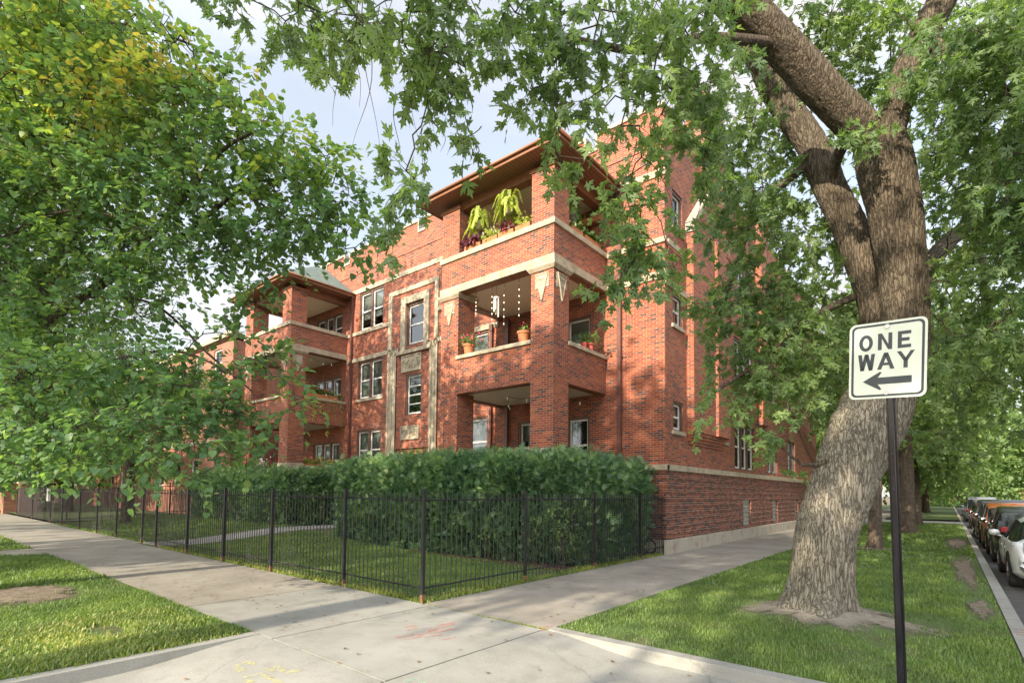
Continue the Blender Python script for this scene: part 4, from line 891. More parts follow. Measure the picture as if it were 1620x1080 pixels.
# hanging sprays over the top of the picture
C += [pc(*q) for q in [(620, -20, 4.8, .5), (700, 20, 4.7, .42), (660, 70, 4.6, .3), (715, 90, 4.6, .3), (690, 130, 4.6, .24), (680, 175, 4.6, .17), (705, 205, 4.6, .1), (650, 285, 4.5, .13, 6), (628, 325, 4.5, .11, 5), (742, 195, 4.7, .08, 3),
    (560, 20, 4.9, .35, 12), (770, 10, 4.9, .38), (800, 70, 5, .25), (850, 30, 5, .42), (880, 100, 5, .33), (850, 160, 5, .2), (930, 60, 5.2, .42), (960, 140, 5.2, .3), (910, 180, 5.1, .24), (880, 230, 5.0, .2), (905, 265, 5.0, .15), (935, 245, 5.1, .13), (845, 225, 5, .13),
    (1000, 30, 5.4, .45), (1030, 110, 5.4, .38), (990, 190, 5.3, .2), (1060, 180, 5.5, .3), (1020, 250, 5.4, .15), (1075, 60, 5.6, .45), (1110, 130, 5.7, .35), (1060, 290, 5.5, .17), (1005, 310, 5.4, .11, 8), (1015, 365, 5.4, .09, 7), (1010, 400, 5.4, .07, 5), (990, 435, 5.3, .09, 7), (1040, 385, 5.4, .07, 5),
    (1100, 220, 6, .3), (1105, 290, 6, .22), (1110, 350, 6.2, .15), (500, -10, 5.2, .4, 12), (420, 10, 5.5, .45, 20), (500, 60, 6, .25, 8), (1105, 20, 6.2, .4), (1125, 110, 6.4, .3), (1220, 20, 9.6, .6), (1300, 30, 9.4, .6), (1370, 60, 9.2, .6), (1310, 100, 9.3, .45), (1390, 120, 9.2, .4), (1180, 130, 9.4, .5), (1345, 130, 9.4, .4), (1330, 10, 8.5, .35), (1400, 20, 8.5, .4)]]
# masses between house and trunk
C += [pc(*q) for q in [(1140, 400, 8.2, .2), (1160, 480, 8.1, .3), (1130, 520, 8.2, .22), (1160, 310, 8.0, .35), (1135, 250, 8.0, .3), (1200, 350, 8.1, .4), (1210, 480, 8.0, .4), (1200, 560, 8.0, .35), (1260, 520, 8.0, .4), (1090, 180, 7.5, .25), (1150, 220, 8.5, .5), (1180, 290, 8.4, .45), (1130, 300, 8.2, .3), (1150, 360, 8.3, .3), (1210, 370, 8.6, .45), (1260, 400, 8.7, .4), (1190, 440, 8.6, .45), (1150, 430, 8.5, .28), (1240, 470, 8.5, .5), (1300, 480, 8.4, .4), (1180, 510, 8.5, .42), (1145, 550, 8.4, .28),
    (1230, 540, 8.3, .5), (1290, 560, 8.2, .45), (1180, 590, 8.2, .4), (1130, 600, 8.1, .25), (1240, 620, 8.1, .42), (1295, 625, 8.0, .3), (1150, 640, 8.0, .28), (1110, 655, 8.0, .17), (1095, 690, 8.0, .08), (1200, 660, 7.9, .25), (1160, 690, 7.9, .14), (1245, 690, 7.9, .25), (1230, 735, 7.9, .14), (1265, 740, 7.8, .1), (1100, 620, 8.1, .12),
    (1330, 540, 8.1, .3), (1320, 440, 8.4, .25), (1230, 300, 9.2, .4), (1290, 230, 9.0, .35), (1340, 300, 8.8, .25), (1170, 180, 8.5, .4), (1240, 150, 8.8, .3), (1345, 225, 7.2, .09, 5), (1375, 195, 7.2, .08, 4), (1300, 380, 9.4, .5), (1260, 230, 9.6, .5), (1340, 380, 9.6, .5), (1210, 250, 9.6, .5), (1300, 320, 9.6, .4), (1120, 480, 8.5, .12, 12), (1040, 330, 7, .16), (1060, 420, 7.2, .1, 8), (980, 300, 7, .13, 9)]]
# right of the trunk
C += [pc(*q) for q in [(1480, 90, 6.8, .3), (1530, 40, 6.5, .5), (1600, 60, 6.2, .55), (1560, 130, 6.3, .45), (1620, 160, 6, .5), (1500, 170, 6.8, .32), (1550, 210, 6.8, .4), (1610, 250, 6.3, .5), (1500, 250, 7.5, .3), (1540, 300, 7.4, .4), (1600, 340, 6.8, .45), (1520, 370, 7.6, .35), (1570, 400, 7, .4), (1620, 430, 6.5, .4),
    (1510, 440, 7.4, .3), (1550, 470, 7, .35), (1600, 510, 6.6, .4), (1500, 510, 7.6, .3), (1540, 550, 7.2, .35), (1620, 590, 6.8, .4), (1510, 600, 8, .35), (1560, 630, 7.8, .35), (1620, 680, 8, .35), (1500, 680, 8.6, .3), (1690, 300, 6, .8), (1700, 550, 6.5, .8), (1680, 60, 6, .8), (1450, 30, 7.2, .25), (1430, 130, 7.3, .12, 12), (1480, 330, 8.4, .3), (1480, 200, 9, .5), (1470, 280, 9.3, .5), (1500, 100, 9, .5), (1560, 250, 9.2, .6), (1500, 420, 9.4, .5), (1600, 200, 9, .7), (1560, 60, 9, .7), (1560, 380, 9.5, .6), (1620, 350, 9.3, .7), (1490, 540, 9.6, .5), (1580, 520, 9.6, .6)]]
# crown overhead and behind, out of frame but shading
C += [(-2.5, 6, 10.5, 1.5, 110), (-.5, 6.5, 11, 1.6, 100), (-3.5, 8, 11.5, 1.5, 90), (0, 10, 12, 1.8, 110), (-2, 11, 12.5, 1.6, 110), (2, 8, 9.5, 1.5, 100), (2.5, 11, 10, 1.5, 80)]
nleaf += crown(tm, C, [main[5:], limbL, limbR, limbB, limbE, b1, b2, b3, b4, b5, b6], MAPLE, .135, 'maple', 'twig', per=9, dens=1.0, hang=.75, flat=.5, twl=.34)
# bare hanging twigs near the sky gap
s = MB()
for px, py0, py1, dx in [(560, 0, 200, -30), (575, -10, 260, 20), (600, 10, 140, 15), (590, 60, 230, -25), (545, 30, 170, 25), (655, 60, 220, 5), (632, 150, 270, -8), (760, 240, 210, -40), (755, 200, 245, -45), (1000, 220, 330, -15), (690, 190, 240, 12)]:
    pts = [at(px+dx*q+8*sin(q*5+px), py0+(py1-py0)*q, 4.7) for q in np.linspace(0, 1, 9)]; MB().tube(pts, [.005*(1-.75*q) for q in np.linspace(0, 1, 9)], 5).build('bare_twig', M['twig'], tm)
# ---- linden on the left
tl = thing('linden_tree', 'linden tree with heart-shaped leaves drooping over the front sidewalk at left', 'tree')
tr = [(-12.7, .9, -.1, .27), (-12.65, 1.0, 1.2, .22), (-12.5, 1.2, 2.4, .2), (-12.3, 1.5, 3.4, .19), (-12.2, 1.8, 5, .15), (-12, 2.2, 7, .1), (-11.9, 2.6, 9, .05)]
l1 = [(-12.35, 1.45, 3.2, .1)]+pl((-40, 600, 9.6, .10), (60, 520, 9.2, .09), (130, 470, 8.9, .08), (210, 400, 8.6, .065), (285, 320, 8.3, .05), (350, 240, 8.1, .035), (400, 210, 8, .02))
l2 = pl((130, 470, 8.9, .06), (250, 400, 8.6, .05), (330, 340, 8.5, .04), (400, 290, 8.3, .025), (500, 280, 8.2, .015))
l3 = [(-12.2, 1.8, 4.4, .09)]+pl((-60, 330, 9.2, .08), (5, 270, 8.8, .06), (50, 215, 8.5, .05), (120, 195, 8.2, .025))
l4 = [(-12.4, 1.3, 2.8, .08)]+pl((-30, 660, 8.6, .06), (100, 600, 8.1, .04), (220, 560, 7.8, .03), (300, 560, 7.6, .02), (380, 600, 7.4, .012))
l5 = pl((130, 470, 8.9, .03), (240, 480, 8.3, .025), (330, 560, 8.0, .02), (400, 620, 7.8, .012))
l6 = [(-12.1, 2.1, 6.4, .07)]+pl((60, 60, 9.2, .05), (200, 40, 8.8, .03), (350, 90, 8.5, .02))
l7 = [(-12.35, 1.4, 3.0, .07)]+pl((-40, 440, 8.4, .05), (80, 340, 8, .035), (200, 345, 7.8, .02))
limb_mesh('trunk', [tr], M['bark_dark'], tl, 28, .01, (.05, .2), step=.08)
for b_ in (l1, l2, l3, l4, l5, l6, l7): limb_mesh('limb', [b_], M['bark_dark'], tl, 12, .0, step=.12)
C = [pc(*q) for q in [(20, 30, 8.6, .9), (130, 60, 8.6, .85), (240, 90, 8.4, .8), (60, 150, 8.3, .8), (170, 180, 8.2, .8), (280, 190, 8.2, .75), (350, 150, 8.2, .45), (380, 230, 8.1, .65), (450, 220, 8, .4), (460, 280, 8, .55), (520, 250, 8, .38), (545, 310, 7.9, .38), (500, 350, 7.9, .42), (570, 370, 7.8, .25), (590, 395, 7.8, .14), (540, 395, 7.8, .22), (470, 370, 7.9, .3), (430, 350, 8, .5), (30, 270, 8.2, .8), (130, 300, 8.1, .75), (230, 300, 8.1, .75), (330, 310, 8, .7), (400, 400, 7.9, .35), (340, 400, 8, .45), (250, 400, 8, .6), (150, 400, 8.1, .6), (50, 390, 8.2, .7), (450, 400, 7.8, .18), (420, 440, 7.8, .22),
    (20, 490, 7.8, .6), (100, 500, 7.8, .45), (200, 480, 7.8, .42), (270, 480, 7.8, .3), (400, 480, 7.8, .16, 12), (370, 530, 7.8, .16, 10), (300, 540, 7.6, .22), (420, 560, 7.7, .15, 10), (440, 600, 7.6, .2), (460, 620, 7.6, .13), (400, 705, 7.1, .2), (425, 665, 7.3, .16), (385, 670, 7.2, .22), (470, 640, 7.6, .1, 8), (400, 640, 7.6, .2), (350, 600, 7.5, .28),
    (20, 590, 7.2, .55), (110, 590, 7.1, .5), (200, 580, 7.1, .48), (270, 600, 7.1, .42), (330, 650, 7.1, .38), (20, 670, 6.9, .48), (100, 680, 6.8, .45), (180, 670, 6.8, .42), (250, 680, 6.7, .4), (310, 700, 6.7, .33), (365, 705, 6.8, .22), (390, 690, 6.9, .15), (50, 735, 6.8, .25), (130, 730, 6.7, .26), (190, 735, 6.5, .24), (250, 740, 6.5, .22), (310, 748, 6.5, .18), (350, 740, 6.6, .15), (30, 750, 7.2, .2), (20, 620, 9, .6), (150, 620, 9, .6), (280, 620, 9, .45), (80, 720, 8.6, .35), (200, 720, 8.4, .3), (350, 490, 7.8, .16), (385, 570, 7.6, .2), (350, 650, 7.4, .3), (370, 620, 7.4, .22), (300, 620, 8.6, .4), (390, 740, 7.0, .1), (10, 740, 9.5, .35), (70, 752, 9, .2), (0, 700, 9.5, .5), (120, 745, 8.8, .2), (-80, 200, 8.5, 1), (-80, 400, 8.5, 1), (-80, 600, 8, .9)]]
C += [(-12, 1, 8.5, 1.4, 170), (-13, 2, 10, 1.3, 150), (-11, 0, 6.5, 1.3, 150), (-13.5, 0, 6, 1.4, 150)]
def warm(p): z = (p[:, 2]-5.2)/3.5; n_ = np.array([noise.noise((a*.7, b*.7, c*.9)) for a, b, c in p[::1]]); return np.clip(z, 0, 1)*(.30+.75*np.maximum(0, n_))
nleaf += crown(tl, C, [tr[2:], l1, l2, l3, l4, l5, l6, l7], LIND, .084, 'linden', 'twig', per=11, dens=1.95, hang=.35, flat=.8, twl=.36, warm=warm)
# ---- trees behind
def street_tree(name, label, cat, x, y, h, rt, cr_, n, size, shape, leafm, barkm, r=5, zc=None, grp=None, seed=0, per=8, lean=(0, 0), rz=.8):
    t = thing(name, label, cat, (0, 0, 0), grp); zc = zc or h*.62; fork = zc-cr_*.55
    q = [(x, y, -.15, rt*1.25), (x+lean[0]*.2, y+lean[1]*.2, .6, rt), (x+lean[0]*.6, y+lean[1]*.6, fork*.6, rt*.85), (x+lean[0], y+lean[1], fork, rt*.75), (x+lean[0]*1.2, y+lean[1]*1.2, zc+cr_*.4, rt*.25)]
    limb_mesh('trunk', [q], M[barkm], t, 30, .012, (.06, .22), flare=rt*.35, step=.09)
    lim = []; rs = np.random.default_rng(seed+3)
    for k in range(6):
        a = k*pi/3+rs.uniform(-.4, .4); z0 = fork+rs.uniform(-.3, 1.2); e = cr_*rs.uniform(.6, .85)
        lim.append([(x+lean[0], y+lean[1], z0, rt*.4), (x+lean[0]+e*.4*cos(a), y+lean[1]+e*.4*sin(a), z0+e*.35, rt*.3), (x+lean[0]+e*cos(a), y+lean[1]+e*sin(a), z0+e*(.55+.3*rs.random()), rt*.1)])
    for b_ in lim: limb_mesh('limb', [b_], M[barkm], t, 10, 0, step=.3)
    C = []
    for k in range(n):
        d = rs.normal(size=3); d /= np.linalg.norm(d); rr = cr_*rs.random()**.35
        C.append((x+lean[0]+d[0]*rr, y+lean[1]+d[1]*rr, zc+d[2]*rr*rz, cr_*rs.uniform(.16, .28), int(per*2.2)))
    return crown(t, C, [q[2:]]+lim, shape, size, leafm, 'twig', per=8, hang=.4, flat=.55, twl=size*3.2, r0=.005)
G1 = 'street trees farther along the side street'
nleaf += street_tree('street_tree', 'slim young tree on the parkway just behind the maple trunk', 'tree', -1.95, 21.4, 9, .2, 3.2, 95, .15, MAPLE, 'far_leaf', 'bark_dark', zc=6.6, grp=G1, seed=1, lean=(.1, .3))
nleaf += street_tree('street_tree', 'thick reddish-barked tree on the parkway, second behind the maple', 'tree', -1.65, 32, 13, .42, 4.6, 110, .22, MAPLE, 'far_leaf', 'bark_dark', zc=7.6, grp=G1, seed=2)
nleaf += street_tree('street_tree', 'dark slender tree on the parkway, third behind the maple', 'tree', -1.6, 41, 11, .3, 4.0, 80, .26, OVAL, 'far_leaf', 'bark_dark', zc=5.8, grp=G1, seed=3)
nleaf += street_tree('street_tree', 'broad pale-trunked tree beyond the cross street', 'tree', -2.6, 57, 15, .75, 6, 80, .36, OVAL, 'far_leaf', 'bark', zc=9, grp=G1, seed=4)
for i, (x, y, z, c_, lb) in enumerate([(-2, 74, 8, 5.5, 'leafy tree on the left of the street well past the cross street'), (11.5, 62, 8.5, 6.5, 'large tree on the far right side of the street beyond parked cars'), (11, 88, 8, 6.5, 'distant tree arching over the street from the right'), (-3, 98, 8, 6.5, 'distant tree arching over the street from the left'), (11.5, 36, 9.5, 5.5, 'tree on the right side of the street whose branches reach over the cars'), (4, 130, 8, 12, 'hazy tree mass closing the end of the street'), (-12, 60, 9, 6.5, 'tree beyond the cross street behind the apartment building'), (-12, 44, 10, 4.5, 'tree at the rear corner of the brick apartment building')]):
    nleaf += street_tree('street_tree', lb, 'tree', x, y, z*1.5, .35, c_, 75 if c_ < 10 else 150, .38 if y < 70 else .55, OVAL, 'far_leaf', 'bark_dark', zc=z, grp=G1, seed=10+i)
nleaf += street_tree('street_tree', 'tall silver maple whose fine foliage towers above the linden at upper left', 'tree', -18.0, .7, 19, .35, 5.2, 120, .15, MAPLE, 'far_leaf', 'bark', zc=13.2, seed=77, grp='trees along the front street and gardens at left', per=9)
G2 = 'trees along the front street and gardens at left'
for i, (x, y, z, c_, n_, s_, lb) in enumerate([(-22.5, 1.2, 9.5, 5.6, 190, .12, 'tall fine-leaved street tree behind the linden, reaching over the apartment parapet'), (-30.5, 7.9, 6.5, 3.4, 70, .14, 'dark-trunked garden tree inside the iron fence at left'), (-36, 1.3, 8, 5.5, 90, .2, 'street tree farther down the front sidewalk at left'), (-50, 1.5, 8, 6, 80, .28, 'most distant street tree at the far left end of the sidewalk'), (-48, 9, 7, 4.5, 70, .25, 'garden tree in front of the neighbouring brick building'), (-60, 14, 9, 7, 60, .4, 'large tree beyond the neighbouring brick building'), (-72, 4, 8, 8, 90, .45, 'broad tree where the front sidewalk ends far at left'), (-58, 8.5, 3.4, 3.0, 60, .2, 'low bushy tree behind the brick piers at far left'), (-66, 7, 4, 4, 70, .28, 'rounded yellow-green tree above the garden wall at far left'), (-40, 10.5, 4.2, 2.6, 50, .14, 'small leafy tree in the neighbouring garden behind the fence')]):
    nleaf += street_tree('street_tree', lb, 'tree', x, y, z*1.4, .2 if i == 1 else .3, c_, n_, s_, OVAL if i else MAPLE, 'far_leaf', 'bark_dark', zc=z, grp=G2, seed=40+i)
# trees across the front road; their crowns dapple the facade
for i, (x, y, z, c_, n_) in enumerate([(-6.0, -16.5, 15.2, 4.6, 62), (-17.5, -17, 12.5, 5, 70), (-29, -17, 15, 6.2, 60), (3, -16.5, 13, 5.0, 52)]):
    nleaf += street_tree('street_tree', ('tree across the road facing the corner balconies', 'tree across the road facing the entrance', 'tree across the road facing the left bay', 'tree across the road behind the sign')[i], 'tree', x, y, z*1.4, .4, c_, n_, .36, OVAL, 'far_leaf', 'bark_dark', zc=z, grp='trees across the front road', seed=60+i)
print('leaves', nleaf)
# ================================================================ HEDGES
def hedge(label, boxes, n, grp='clipped evergreen hedges', seed=0):
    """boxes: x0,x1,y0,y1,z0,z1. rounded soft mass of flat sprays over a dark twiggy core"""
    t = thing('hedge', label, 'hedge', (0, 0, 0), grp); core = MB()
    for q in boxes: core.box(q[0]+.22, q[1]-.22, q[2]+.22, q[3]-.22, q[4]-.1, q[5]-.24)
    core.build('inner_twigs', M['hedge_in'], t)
    Pn = []; Nn = []
    for (x0, x1, y0, y1, z0, z1) in boxes:
        A = [(x1-x0)*(z1-z0), (x1-x0)*(z1-z0), (y1-y0)*(z1-z0), (y1-y0)*(z1-z0), (x1-x0)*(y1-y0)]; tot = sum(A)
        for f, a in enumerate(A):
            k = int(n*a/tot); u = rng.random((k, 3)); p = np.zeros((k, 3)); p[:, 0] = x0+u[:, 0]*(x1-x0); p[:, 1] = y0+u[:, 1]*(y1-y0); p[:, 2] = z0+u[:, 2]*(z1-z0); nn = np.zeros((k, 3))
            if f == 0: p[:, 1] = y0; nn[:, 1] = -1
            if f == 1: p[:, 1] = y1; nn[:, 1] = 1
            if f == 2: p[:, 0] = x0; nn[:, 0] = -1
            if f == 3: p[:, 0] = x1; nn[:, 0] = 1
            if f == 4: p[:, 2] = z1; nn[:, 2] = 1
            # round the edges
            c = np.stack([np.clip(p[:, 0], x0+.55, x1-.55), np.clip(p[:, 1], y0+.55, y1-.55), np.clip(p[:, 2], z0-9, z1-.5)], 1); d = p-c; ln = np.linalg.norm(d, axis=1)+1e-6
            R_ = .55; p = c+d/ln[:, None]*np.minimum(ln, R_)[:, None]; nn = d/ln[:, None]
            w_ = np.array([noise.noise((a[0]*.9+seed, a[1]*.9, a[2]*1.1))*.15+noise.noise((a[0]*2.6, a[1]*2.6, a[2]*2.6+seed))*.11 for a in p]); p += nn*w_[:, None]
            lowr = np.clip((p[:, 2]-z0)/1.0, 0, 1); p -= nn*(.15*(1-lowr))[:, None]
            p -= nn*(rng.random(k)**2*.2)[:, None]; p += nn*(rng.random(k)**14*.28)[:, None]; Pn.append(p); Nn.append(nn)
    p = np.concatenate(Pn); nn = np.concatenate(Nn); k = len(p)
    # each spray: five narrow blades fanned in a plane
    d = nn*.8+rng.normal(size=(k, 3))*.45; d[:, 2] += .35; d /= np.linalg.norm(d, axis=1)[:, None]; s = np.cross(d, rng.normal(size=(k, 3))); s /= np.linalg.norm(s, axis=1)[:, None]
    L_ = rng.uniform(.08, .18, k)[:, None]; Vs = []
    for an in (-.9, -.45, 0, .45, .9):
        e = d*cos(an)+s*sin(an); f_ = s*cos(an)-d*sin(an); b = p+e*L_*.08; ll = L_*(1.15-.35*abs(an)); Vs.append(np.stack([b, b+e*ll*.5+f_*ll*.12, b+e*ll, b+e*ll*.5-f_*ll*.12], 1))
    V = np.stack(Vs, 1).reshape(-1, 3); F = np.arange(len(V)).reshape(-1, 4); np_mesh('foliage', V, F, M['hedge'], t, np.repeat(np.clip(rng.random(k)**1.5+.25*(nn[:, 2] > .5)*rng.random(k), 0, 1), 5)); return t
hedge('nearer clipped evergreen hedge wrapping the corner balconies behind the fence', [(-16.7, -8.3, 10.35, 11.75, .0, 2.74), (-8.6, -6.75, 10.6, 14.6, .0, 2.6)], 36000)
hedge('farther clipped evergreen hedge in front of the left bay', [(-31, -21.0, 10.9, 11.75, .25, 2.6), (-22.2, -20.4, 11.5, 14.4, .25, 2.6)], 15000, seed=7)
struct(MB().box(-16.9, -6.8, 9.95, 14.8, -.1, .012).build('mulch_bed', M['mulch']))
# yellow-green saplings that grow in the hedge
for i, (px, py, D, r_, k_) in enumerate([(893, 812, 0, .24, 34), (885, 850, 0, .18, 24), (770, 850, 0, .15, 18), (845, 835, 0, .2, 22)]):
    a = at(px, py, 10); dr = a-np.array([0, 0, CH]); tt = 10.2/dr[1]; c_ = np.array([0, 0, CH])+dr*tt
    t = thing('weed_sapling', ['bright yellow-green sapling poking through the near hedge', 'yellow-green shoots low on the near hedge right of centre', 'low leafy shoots at the hedge foot left of centre', 'green shoots mid height on near hedge'][i], 'plant', (c_[0], c_[1], .0)); n_ = k_
    bs = rng.normal(size=(n_, 3))*np.array([r_, .08, r_*.8])+np.array([0, -.0, c_[2]]); d = rng.normal(size=(n_, 3)); d[:, 2] -= .3; bs *= np.array([.75, 1, 1]); V, F, rr = leaves(OVAL, bs, d/np.linalg.norm(d, axis=1)[:, None], np.tile([0, -.6, .8], (n_, 1))+rng.normal(size=(n_, 3))*.3, np.full(n_, .085), rng.random(n_)); np_mesh('foliage', V, F, M['sapling'], t, rr)
    s = MB()
    for q in range(4): s.tube([(rng.normal()*.05, 0, 0), (rng.normal()*r_*.5, -.02, c_[2]*.6), (rng.normal()*r_, 0, c_[2]+.1)], [.01, .007, .004], 5)
    s.build('stem', M['twig'], t)
# ================================================================ GRASS
def grass(name, x0, x1, y0, y1, n, zf, m='grass', h=.07, w_=.006, holes=(), lab=None, dens=None):
    x = rng.uniform(x0, x1, n); y = rng.uniform(y0, y1, n)
    keep = np.ones(n, bool)
    for cx, cy, rx, ry in holes:
        q = ((x-cx)/rx)**2+((y-cy)/ry)**2; keep &= rng.random(n) < np.clip((q-.45)/.75, .03, 1)
    nn = np.array([noise.noise((a*.8, b*.8, 7))+.5*noise.noise((a*2.5, b*2.5, 9)) for a, b in zip(x, y)]); keep &= rng.random(n) < np.clip(.78+nn*.9, .12, 1)
    x, y, nn = x[keep], y[keep], nn[keep]; n = len(x); z = np.array([zf(a, b) for a, b in zip(x, y)])-.005
    hh = h*rng.uniform(.5, 1.5, n)*(1+.5*nn); a = rng.uniform(0, 2*pi, n); le = rng.uniform(.1, 1.1, n)*hh; ww = w_*rng.uniform(.7, 1.5, n)
    b0 = np.stack([x, y, z], 1); s = np.stack([-np.sin(a), np.cos(a), a*0], 1)*ww[:, None]; d = np.stack([np.cos(a), np.sin(a), a*0], 1)
    mid = b0+d*(le*.35)[:, None]+np.stack([a*0, a*0, hh*.65], 1); tip = b0+d*le[:, None]+np.stack([a*0, a*0, hh], 1)
    V = np.concatenate([b0-s, b0+s, mid+s*.7, mid-s*.7, tip], 0); i = np.arange(n)
    F = np.concatenate([np.stack([i, i+n, i+2*n], 1), np.stack([i, i+2*n, i+3*n], 1), np.stack([i+3*n, i+2*n, i+4*n], 1)]); r = np.clip(rng.random(n)*.75+.2*nn+.1, 0, 1)
    o = np_mesh(name, V, F, M[m], None, np.tile(r, 3)); o['kind'] = 'stuff'; o['label'] = lab; o['category'] = 'grass'; return o
mh = [(-1.4, 8.6, 1.45, .9), (-1.9, 21.3, 1.1, .6), (.28, 17, .35, 5), (.2, 26.5, .45, 4.5), (.35, 11.2, .25, 1.6)]
grass('grass', -3.97, .56, 5.78, 10.5, 62000, mound, h=.042, w_=.0045, holes=mh, lab='short green grass of the corner parkway round the maple')
grass('grass', -3.97, .56, 10.5, 18, 42000, mound, h=.055, w_=.008, holes=mh, lab='green grass of the parkway behind the maple')
grass('grass', -3.97, .56, 18, 44, 36000, lambda x, y: 0, h=.06, w_=.018, holes=mh, lab='distant parkway grass under the street trees')
fh = [(-11.6, 1.75, 1.45, .85), (-8.0, 1.9, .5, .25)]
grass('grass', -12.5, -6.68, -.5, 3.07, 90000, lambda x, y: 0, 'grass', h=.042, w_=.005, holes=fh, lab='grass of the front parkway at the lower left')
grass('weeds', -8.9, -6.62, -.5, 2.9, 14000, lambda x, y: 0, 'grass_dry', h=.05, w_=.009, holes=fh, lab='yellowish clover and weeds along the left curb')
grass('grass', -18.4, -12.5, -1, 3.07, 26000, lambda x, y: 0, h=.065, w_=.009, lab='front parkway grass before the little curb path')
grass('grass', -45, -20.4, -1, 3.05, 16000, lambda x, y: 0, h=.07, w_=.02, lab='front parkway grass past the little curb path')
grass('grass', -18.4, -6.42, 5.75, 10.2, 110000, gz, h=.045, w_=.0065, lab='green lawn between the iron fence and near hedge')
grass('grass', -34, -20.3, 5.8, 11, 40000, gz, h=.06, w_=.014, lab='green lawn left of the garden path')
grass('weeds', -18.3, -6.42, 5.6, 5.85, 9000, gz, 'grass_dry', h=.06, w_=.008, lab='scruffy weeds along the foot of the front fence')
grass('weeds', -6.75, -6.4, 5.7, 15, 7000, gz, 'grass_dry', h=.06, w_=.009, lab='scruffy weeds along the foot of the side fence')
grass('weeds', -6.3, -4.0, 5.582, 5.618, 1500, lambda x, y: -.01, 'grass_dry', h=.022, w_=.005, lab='weeds growing in the joint between the corner pad and the side sidewalk')
# fallen leaves
def litter(n, reg, lab):
    x = rng.uniform(reg[0], reg[1], n); y = rng.uniform(reg[2], reg[3], n); z = np.array([padz(a, b) if (a > -6.5 and b < 5.6) else 0 for a, b in zip(x, y)])+.012; a = rng.uniform(0, 2*pi, n)
    V, F, rr = leaves(OVAL, np.stack([x, y, z], 1), np.stack([np.cos(a), np.sin(a), a*0+.05], 1), np.tile([0, 0, 1.], (n, 1))+rng.normal(size=(n, 3))*.1, rng.uniform(.02, .05, n), rng.random(n))
    o = np_mesh('leaf_litter', V, F, M['litter'], None, rr); tag(o, lab, 'leaf litter', kind='stuff')
M['litter'] = leaf_mat('fallen_leaf', [(0, (.12, .07, .03)), (.6, (.22, .14, .06)), (1, (.3, .12, .04))], .1)
litter(240, (-16, -6, 3.2, 5.6), 'few small brown leaves scattered on the front sidewalk'); litter(60, (-6.3, -1.5, 1, 5.5), 'few brown leaves on the concrete corner')
litter(160, (-6.3, -4, 5.8, 22), 'small brown leaves on the side sidewalk')
# ================================================================ FENCES
def fence_run(pts, label, skip=False, pr=.0105):
    t = thing('iron_fence', label, 'fence', (pts[0][0], pts[0][1], 0)); ox, oy = pts[0]
    for i, (x, y) in enumerate(pts):
        if i == 0 and skip: continue
        s = MB(); r = .026; x_, y_ = x-ox, y-oy; z0 = rise(x, y); s.box(x_-r, x_+r, y_-r, y_+r, -.1, 1.76+z0); n = len(s.v)
        s.box(x_-r-.006, x_+r+.006, y_-r-.006, y_+r+.006, 1.76+z0, 1.785+z0); o = s.build('post', M['iron'], t)
        s2 = MB().box(x_-r-.002, x_+r+.002, y_-r-.002, y_+r+.002, -.09, .12); s2.build('rusty_foot', M['rust'], o)
    for i in range(len(pts)-1):
        a = Vector((pts[i][0]-ox, pts[i][1]-oy, rise(*pts[i]))); b = Vector((pts[i+1][0]-ox, pts[i+1][1]-oy, rise(*pts[i+1]))); d = b-a; ln = d.length; n = max(3, round(ln/.118)); s = MB()
        for z in (.22, 1.62): s.tube([a+Vector((0, 0, z)), b+Vector((0, 0, z))], .014, 4)
        for k in range(1, n): q = a+d*(k/n); e = .006*math.sin(k*7.1); s.tube([q+Vector((e, 0, .06)), q+Vector((0, 0, 1.735))], pr, 4)
        s.build('picket_panel', M['iron'], t)
    return t
fx = [-6.48, -8.66, -11.34, -13.76, -16.17, -18.76]; fy = [5.66, 5.65, 5.6, 5.6, 5.62, 5.66]
fence_run(list(zip(fx, fy)), 'black iron picket fence along the front sidewalk, from the rusty corner post to the gate')
fx2 = [-20.35, -23.3, -26, -28.87, -32.29, -34.98, -39.82, -44.9]; fence_run([(x, 5.74+.03*i) for i, x in enumerate(fx2)], 'black iron picket fence along the front sidewalk beyond the gate', pr=.0065)
fence_run([(-6.48, 5.69), (-6.49, 8.31), (-6.47, 10.95), (-6.45, 13.3), (-6.43, 15.45)], 'black iron picket fence along the side sidewalk up to the brick wall', skip=True)
# return of the fence to the wall corner
gt = thing('metal_gate', 'iron gate at the foot of the garden path in the front fence', 'gate', (-18.8, 5.68, 0)); s = MB()
for z in (.15, 1.62): s.tube([(0, 0, z), (-1.5, .04, z)], .016, 4)
for k in range(13): s.tube([(-.04-.118*k, .003*k, .08), (-.04-.118*k, .003*k, 1.72)], .0085, 4)
s.build('picket_panel', M['iron'], gt); MB().box(-.2, -.08, -.03, .03, .95, 1.1).build('latch', M['iron'], gt)
bxw = MB().box(-34.6, -34.35, 5.65, 5.75, 1.1, 1.72).build('notice_board', M['white']); tag(bxw, 'small white notice hanging on the far fence', 'notice')
# inner fence dividing the neighbour's garden
fence_run([(-33.2, 6.2), (-33.2, 8.4), (-33.2, 10.6), (-33.2, 12.8)], 'black iron fence dividing the garden from the neighbouring lot', pr=.007)
